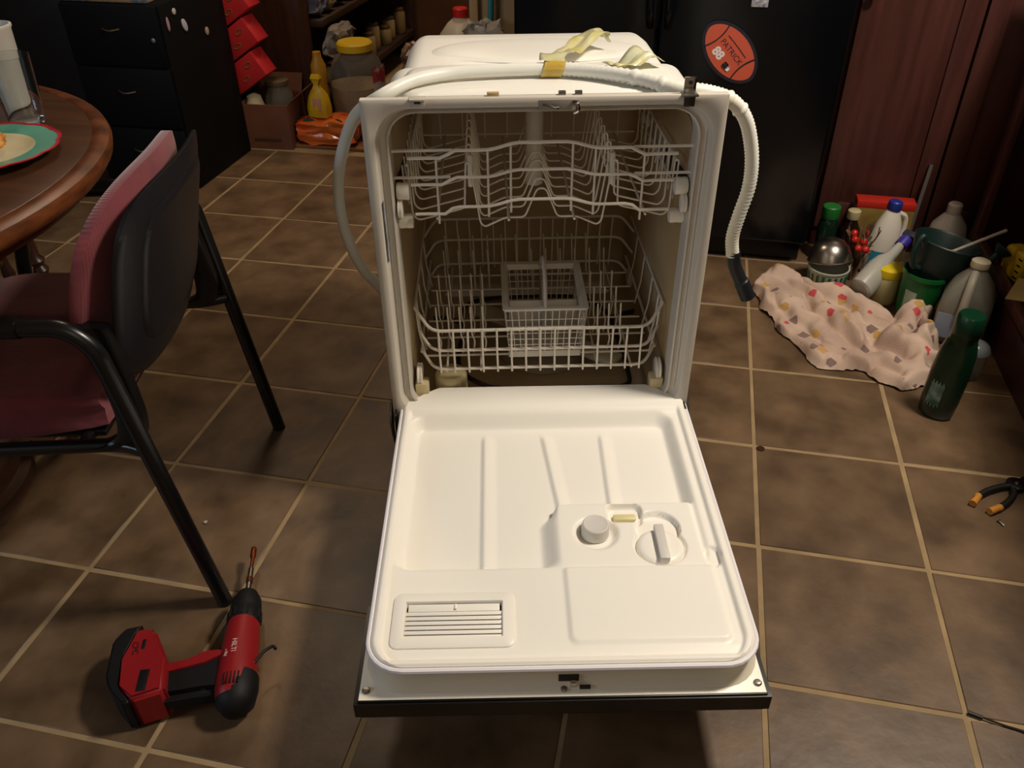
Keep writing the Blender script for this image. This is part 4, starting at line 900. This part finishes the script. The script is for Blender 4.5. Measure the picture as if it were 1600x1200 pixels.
# gallon jug
t = thing('gallon_jug', 'large translucent gallon jug with white cap by the open cabinet', 'jug', (1.228, .605, 0), (R(-4), 0, R(-20)))
bm = B(); loops = []
for z, hw, r in ((0, .058, .02), (.008, .064, .025), (.10, .066, .028), (.13, .064, .03), (.17, .050, .035), (.20, .028, .027), (.212, .018, .0175), (.220, .018, .0175)): loops.append([(x, y, z) for x, y in rrect(-hw, hw, -hw, hw, r, 5)])
loft(bm, loops, caps=(True, True)); mk('jug_body', bm, mat('jug_cloudy', '#8c887c', .35, trans=.25, sss=.1), t, angle=60)
zl('cap', [(.023, .214), (.024, .216), (.024, .232), (.019, .236)], mat('cap_ivory', '#cfc4a6', .5), t)
tbo('jug_handle', fillet([(-.004, -.026, .205), (-.004, -.062, .18), (-.004, -.078, .12), (-.004, -.066, .075)], .03, 6), .012, mat('jug_handle', '#a8a090', .4), t, 10)
bxo('paper_label', (-.035, -.0665, .055), (.05, .002, .07), mat('lab_blue', '#8a93a4', .6), t)
# small glass and lid
t = thing('clear_glass_cup', 'small clear glass with rounded lid between the gallon jug and green bottle', 'glass', (1.215, .405, 0))
zl('glass_wall', [(.002, 0), (.026, 0), (.028, .003), (.034, .08), (.033, .08), (.026, .008), (.002, .006)], GLS, t, 24, caps=False); zl('lid', [(.036, .080), (.036, .086), (.028, .100), (.012, .108)], mat('clear_lid', '#9aa0a0', .2, trans=.4), t)
# dark green bottle
t = thing('green_bottle', 'tall dark green bottle standing alone in front of the rag', 'bottle', (1.100, .215, 0), (0, R(1.5), R(-25)))
bm = B(); loops = []
for z, a, b_ in ((0, .033, .024), (.006, .040, .029), (.05, .043, .031), (.13, .044, .031), (.19, .040, .029), (.215, .034, .026), (.222, .031, .026), (.24, .030, .026)):
    loops.append([(a*cos(2*pi*i/32), b_*sin(2*pi*i/32), z) for i in range(32)])
loft(bm, loops, caps=(True, True)); mk('bottle_body', bm, mat('bottle_green', '#062413', .25, coat=.3), t, angle=60)
zl('cap', [(.0305, .238), (.032, .240), (.030, .285), (.027, .289)], mat('bottle_cap', '#062c1a', .3), t, 28)
bm = B(); n = 8; loft(bm, [[(.0437*cos(R(-130+45*i/n)), .0320*sin(R(-130+45*i/n)), z+.012*(i % 2)) for z in (.035, .10)] for i in range(n+1)], closed=False); mk('torn_label', bm, mat('lab_torn', '#7d8a80', .6, hex2='#2a4a34', scale=40), t)
# rag
poly = [(.672, .775), (.700, .865), (.745, .900), (.800, .885), (.845, .825), (.880, .775), (.935, .745), (.990, .745), (1.040, .700), (1.070, .655), (1.110, .690), (1.150, .740), (1.185, .715), (1.165, .640), (1.155, .560), (1.175, .480), (1.150, .370), (1.080, .315), (1.025, .290), (.985, .330), (.945, .370), (.885, .355), (.835, .360), (.795, .440), (.752, .510), (.720, .590), (.690, .680)]
def pdist(x, y):
    ins_ = False; d = 9; n = len(poly)
    for i in range(n):
        x1, y1 = poly[i]; x2, y2 = poly[(i+1) % n]
        if (y1 > y) != (y2 > y) and x < (x2-x1)*(y-y1)/(y2-y1)+x1: ins_ = not ins_
        dx, dy = x2-x1, y2-y1; t_ = max(0, min(1, ((x-x1)*dx+(y-y1)*dy)/(dx*dx+dy*dy))); d = min(d, hypot(x-x1-t_*dx, y-y1-t_*dy))
    return d if ins_ else -d
RIDGES = [([(0.69, 0.805), (0.703, 0.608), (0.759, 0.477), (0.83, 0.392)], 0.024, 0.02), ([(0.712, 0.854), (0.769, 0.679), (0.855, 0.513), (0.93, 0.421)], 0.034, 0.035), ([(0.753, 0.849), (0.829, 0.718), (0.903, 0.581), (0.953, 0.487)], 0.03, 0.045), ([(0.807, 0.853), (0.89, 0.777), (0.968, 0.682), (1.032, 0.57)], 0.034, 0.04), ([(0.905, 0.771), (0.983, 0.731), (1.02, 0.639)], 0.036, 0.04), ([(0.891, 0.442), (0.943, 0.385), (0.995, 0.414)], 0.036, 0.03), ([(0.946, 0.572), (1.031, 0.509), (1.107, 0.42)], 0.03, 0.045), ([(0.963, 0.321), (1.022, 0.309), (1.108, 0.355)], 0.03, 0.02), ([(1.033, 0.491), (1.095, 0.618), (1.16, 0.724)], 0.03, 0.07), ([(1.098, 0.488), (1.151, 0.601), (1.203, 0.721)], 0.028, 0.07), ([(1.001, 0.404), (1.076, 0.369), (1.139, 0.437)], 0.03, 0.035), ([(1.044, 0.477), (1.109, 0.474), (1.168, 0.569)], 0.03, 0.04)]
def ridge_h(x, y):
    hs = 0
    for P_, r_, h_ in RIDGES:
        d = 9; tt = 0
        for k in range(len(P_)-1):
            x1, y1 = P_[k]; x2, y2 = P_[k+1]; dx, dy = x2-x1, y2-y1
            t_ = max(0, min(1, ((x-x1)*dx+(y-y1)*dy)/(dx*dx+dy*dy))); q = hypot(x-x1-t_*dx, y-y1-t_*dy)
            if q < d: d = q; tt = (k+t_)/(len(P_)-1)
        rr = r_*(1+.25*sin(tt*9+h_*300))
        if d < rr: hs = max(hs, h_*(1-(d/rr)**2)**.6*(.85+.2*sin(tt*7+r_*500)))
    return hs
bm = B(); st_ = .0045; nx, ny = 124, 144; V = {}
for i in range(nx):
    for j in range(ny):
        x, y = .65+i*st_, .27+j*st_
        wx = .012*noise.noise(Vector((x*18, y*18, 3)))
        d = pdist(x+wx, y+wx)
        if d < -.002: continue
        u = (x*.75-y*.66); v = (x*.66+y*.75)
        wu = u+.05*noise.noise(Vector((x*7, y*7, 1))); wv_ = v+.05*noise.noise(Vector((x*6, y*6, 8)))
        f1 = 1-abs(noise.noise(Vector((wu*3.5, wv_*15, 0))))*2.6; f2 = 1-abs(noise.noise(Vector((wu*9+5, wv_*26, 4))))*2.2
        f3 = noise.noise(Vector((x*9, y*9, 12)))
        dome = sqrt(ss(0, .045, d))
        rim_ = ss(-.002, .014, d)
        z = .003+.008*rim_+rim_*(ridge_h(x+.018*noise.noise(Vector((x*14, y*14, 2))), y+.018*noise.noise(Vector((x*14, y*14, 9))))+.008*max(0, f2)+.006*max(0, f1))+.010*f3*dome
        V[i, j] = bm.verts.new((x, y, max(.003, z)))
for (i, j), v in list(V.items()):
    q = [(i, j), (i+1, j), (i+1, j+1), (i, j+1)]
    if all(k in V for k in q): bm.faces.new([V[k] for k in q])
bmesh.ops.delete(bm, geom=[v for v in bm.verts if not v.link_faces], context='VERTS')
for _ in range(2): bmesh.ops.smooth_vert(bm, verts=[v for v in bm.verts if not v.is_boundary], factor=.5, use_axis_x=False, use_axis_y=False, use_axis_z=True)
for v in bm.verts:
    q = v.co; a_ = .014*noise.noise(Vector((q.x*16, q.y*16, 31))); b_ = .014*noise.noise(Vector((q.x*16, q.y*16, 47))); k_ = min(1, q.z/.03); v.co.x += a_*k_*1.6; v.co.y += b_*k_*1.6
# smooth border
for _ in range(3):
    for v in [v for v in bm.verts if v.is_boundary]:
        nb = [e.other_vert(v) for e in v.link_edges if e.is_boundary]
        if len(nb) == 2: v.co = v.co*.5+(nb[0].co+nb[1].co)*.25
bmesh.ops.delete(bm, geom=[v for v in bm.verts if not v.link_faces], context='VERTS')
m = mat('rag_cloth', '#bda492', .9, hex2='#a68c7c', scale=9, bump=.0008, bscale=260)
nt = m.node_tree; N_ = nt.nodes; L_ = nt.links; base = N_['Principled BSDF'].inputs['Base Color'].links[0].from_socket
tcn = N_.new('ShaderNodeTexCoord'); vo = N_.new('ShaderNodeTexVoronoi'); vo.inputs['Scale'].default_value = 26; vo.distance = 'MANHATTAN'; L_.new(tcn.outputs['Object'], vo.inputs['Vector'])
sp = N_.new('ShaderNodeSeparateColor'); L_.new(vo.outputs['Color'], sp.inputs[0])
prev = base
for chn, lo, col in ((0, .78, '#b5444a'), (1, .72, '#75605a'), (2, .82, '#b08a4e')):
    gt_ = N_.new('ShaderNodeMath'); gt_.operation = 'GREATER_THAN'; gt_.inputs[1].default_value = lo; L_.new(sp.outputs[chn], gt_.inputs[0])
    lt_ = N_.new('ShaderNodeMath'); lt_.operation = 'LESS_THAN'; lt_.inputs[1].default_value = .52; L_.new(vo.outputs['Distance'], lt_.inputs[0])
    mu_ = N_.new('ShaderNodeMath'); mu_.operation = 'MULTIPLY'; L_.new(gt_.outputs[0], mu_.inputs[0]); L_.new(lt_.outputs[0], mu_.inputs[1])
    mx = N_.new('ShaderNodeMix'); mx.data_type = 'RGBA'; mx.inputs[7].default_value = (*lin(col), 1); L_.new(mu_.outputs[0], mx.inputs[0]); L_.new(prev, mx.inputs[6]); prev = mx.outputs[2]
L_.new(prev, N_['Principled BSDF'].inputs['Base Color'])
rg = mk('rag', bm, m, angle=180); tag(rg, 'crumpled cream cloth with pink and brown print heaped on the tiles', 'cloth')

# small floor things
t = thing('pliers', 'pliers with black and orange handles lying open on the right tiles', 'pliers', (1.20, -.055, .009))
for s_, pts in ((1, [(.006, .010, 0), (-.012, .004, 0), (-.045, -.016, 0), (-.070, -.040, 0), (-.084, -.062, 0)]), (-1, [(.012, .0, 0), (.008, -.018, 0), (-.010, -.045, 0), (-.034, -.068, 0), (-.054, -.082, 0)])):
    h = mk('handle', tube(B(), smooth_path(pts, 5), .0075, 10), mat('plier_black', '#140f0c', .5), t)
    a_, b_ = Vector(pts[-2]), Vector(pts[-1]); mk('handle_tip', tube(B(), [a_.lerp(b_, -.2), b_+(b_-a_)*.12], .0080, 10), mat('plier_orange', '#b87a2c', .5), h)
bm = B(); lathe(bm, [(.019, -.006), (.021, -.002), (.021, .004), (.018, .006)], 20, c=(.022, .018, 0)); box(bm, (.052, .040, 0), (.05, .022, .010), .003, rot=Euler((0, 0, R(38)))); mk('jaw', bm, mat('plier_steel', '#1c1614', .4, .6), t)
mk('pivot', lathe(B(), [(.005, .006), (.004, .0085)], 12, c=(.022, .018, 0)), CHROME, t)
t = thing('loose_screw', 'small shiny screw on the tile below the pliers', 'screw', (1.158, -.157, .0035), (0, R(90), R(-60)))
zl('head', [(.0045, 0), (.0045, .002), (.002, .003)], STEEL, t, 10); zl('shank', [(.0018, .003), (.0016, .014), (.0004, .018)], STEEL, t, 8)
tag(mk('penny', lathe(B(), [(.0093, 0), (.0096, .0006), (.0093, .0013)], 24), mat('copper', '#4a2716', .45, .5)), 'dark copper penny on the tiles right of the dishwasher door', 'coin').location = (.674, -.009, .0002)
bm = B(); bmesh.ops.create_icosphere(bm, subdivisions=2, radius=.0045)
for v in bm.verts: v.co *= 1+.3*noise.noise(v.co*400); v.co.z *= .6
tag(mk('crumb', bm, mat('crumb', '#b39a8c', .7)), 'tiny pale crumb on the tile between the chair leg and drill', 'crumb').location = (-.493, -.495, .003)
t = thing('thin_cable', 'thin dark cable with a black tip on the front right tiles', 'cable', (1.0, -.655, .0035))
tbo('wire', smooth_path([(.012, -.002, 0), (.045, -.010, -.001), (.08, -.018, -.001), (.13, -.045, -.001), (.20, -.06, -.001)], 5), .0018, mat('cable_black', '#1a1410', .5), t, 6)
tbo('tip', [(-.008, .003, 0), (.014, -.003, 0)], .0032, BLACKP, t, 8)
tag(tbo('wire_offcut', smooth_path([(.985, -.770, .002), (1.00, -.758, .003), (1.006, -.772, .002), (1.02, -.775, .002)], 4), .0014, DSTEEL, None, 6), 'bent bit of dark wire at the bottom right corner', 'wire')
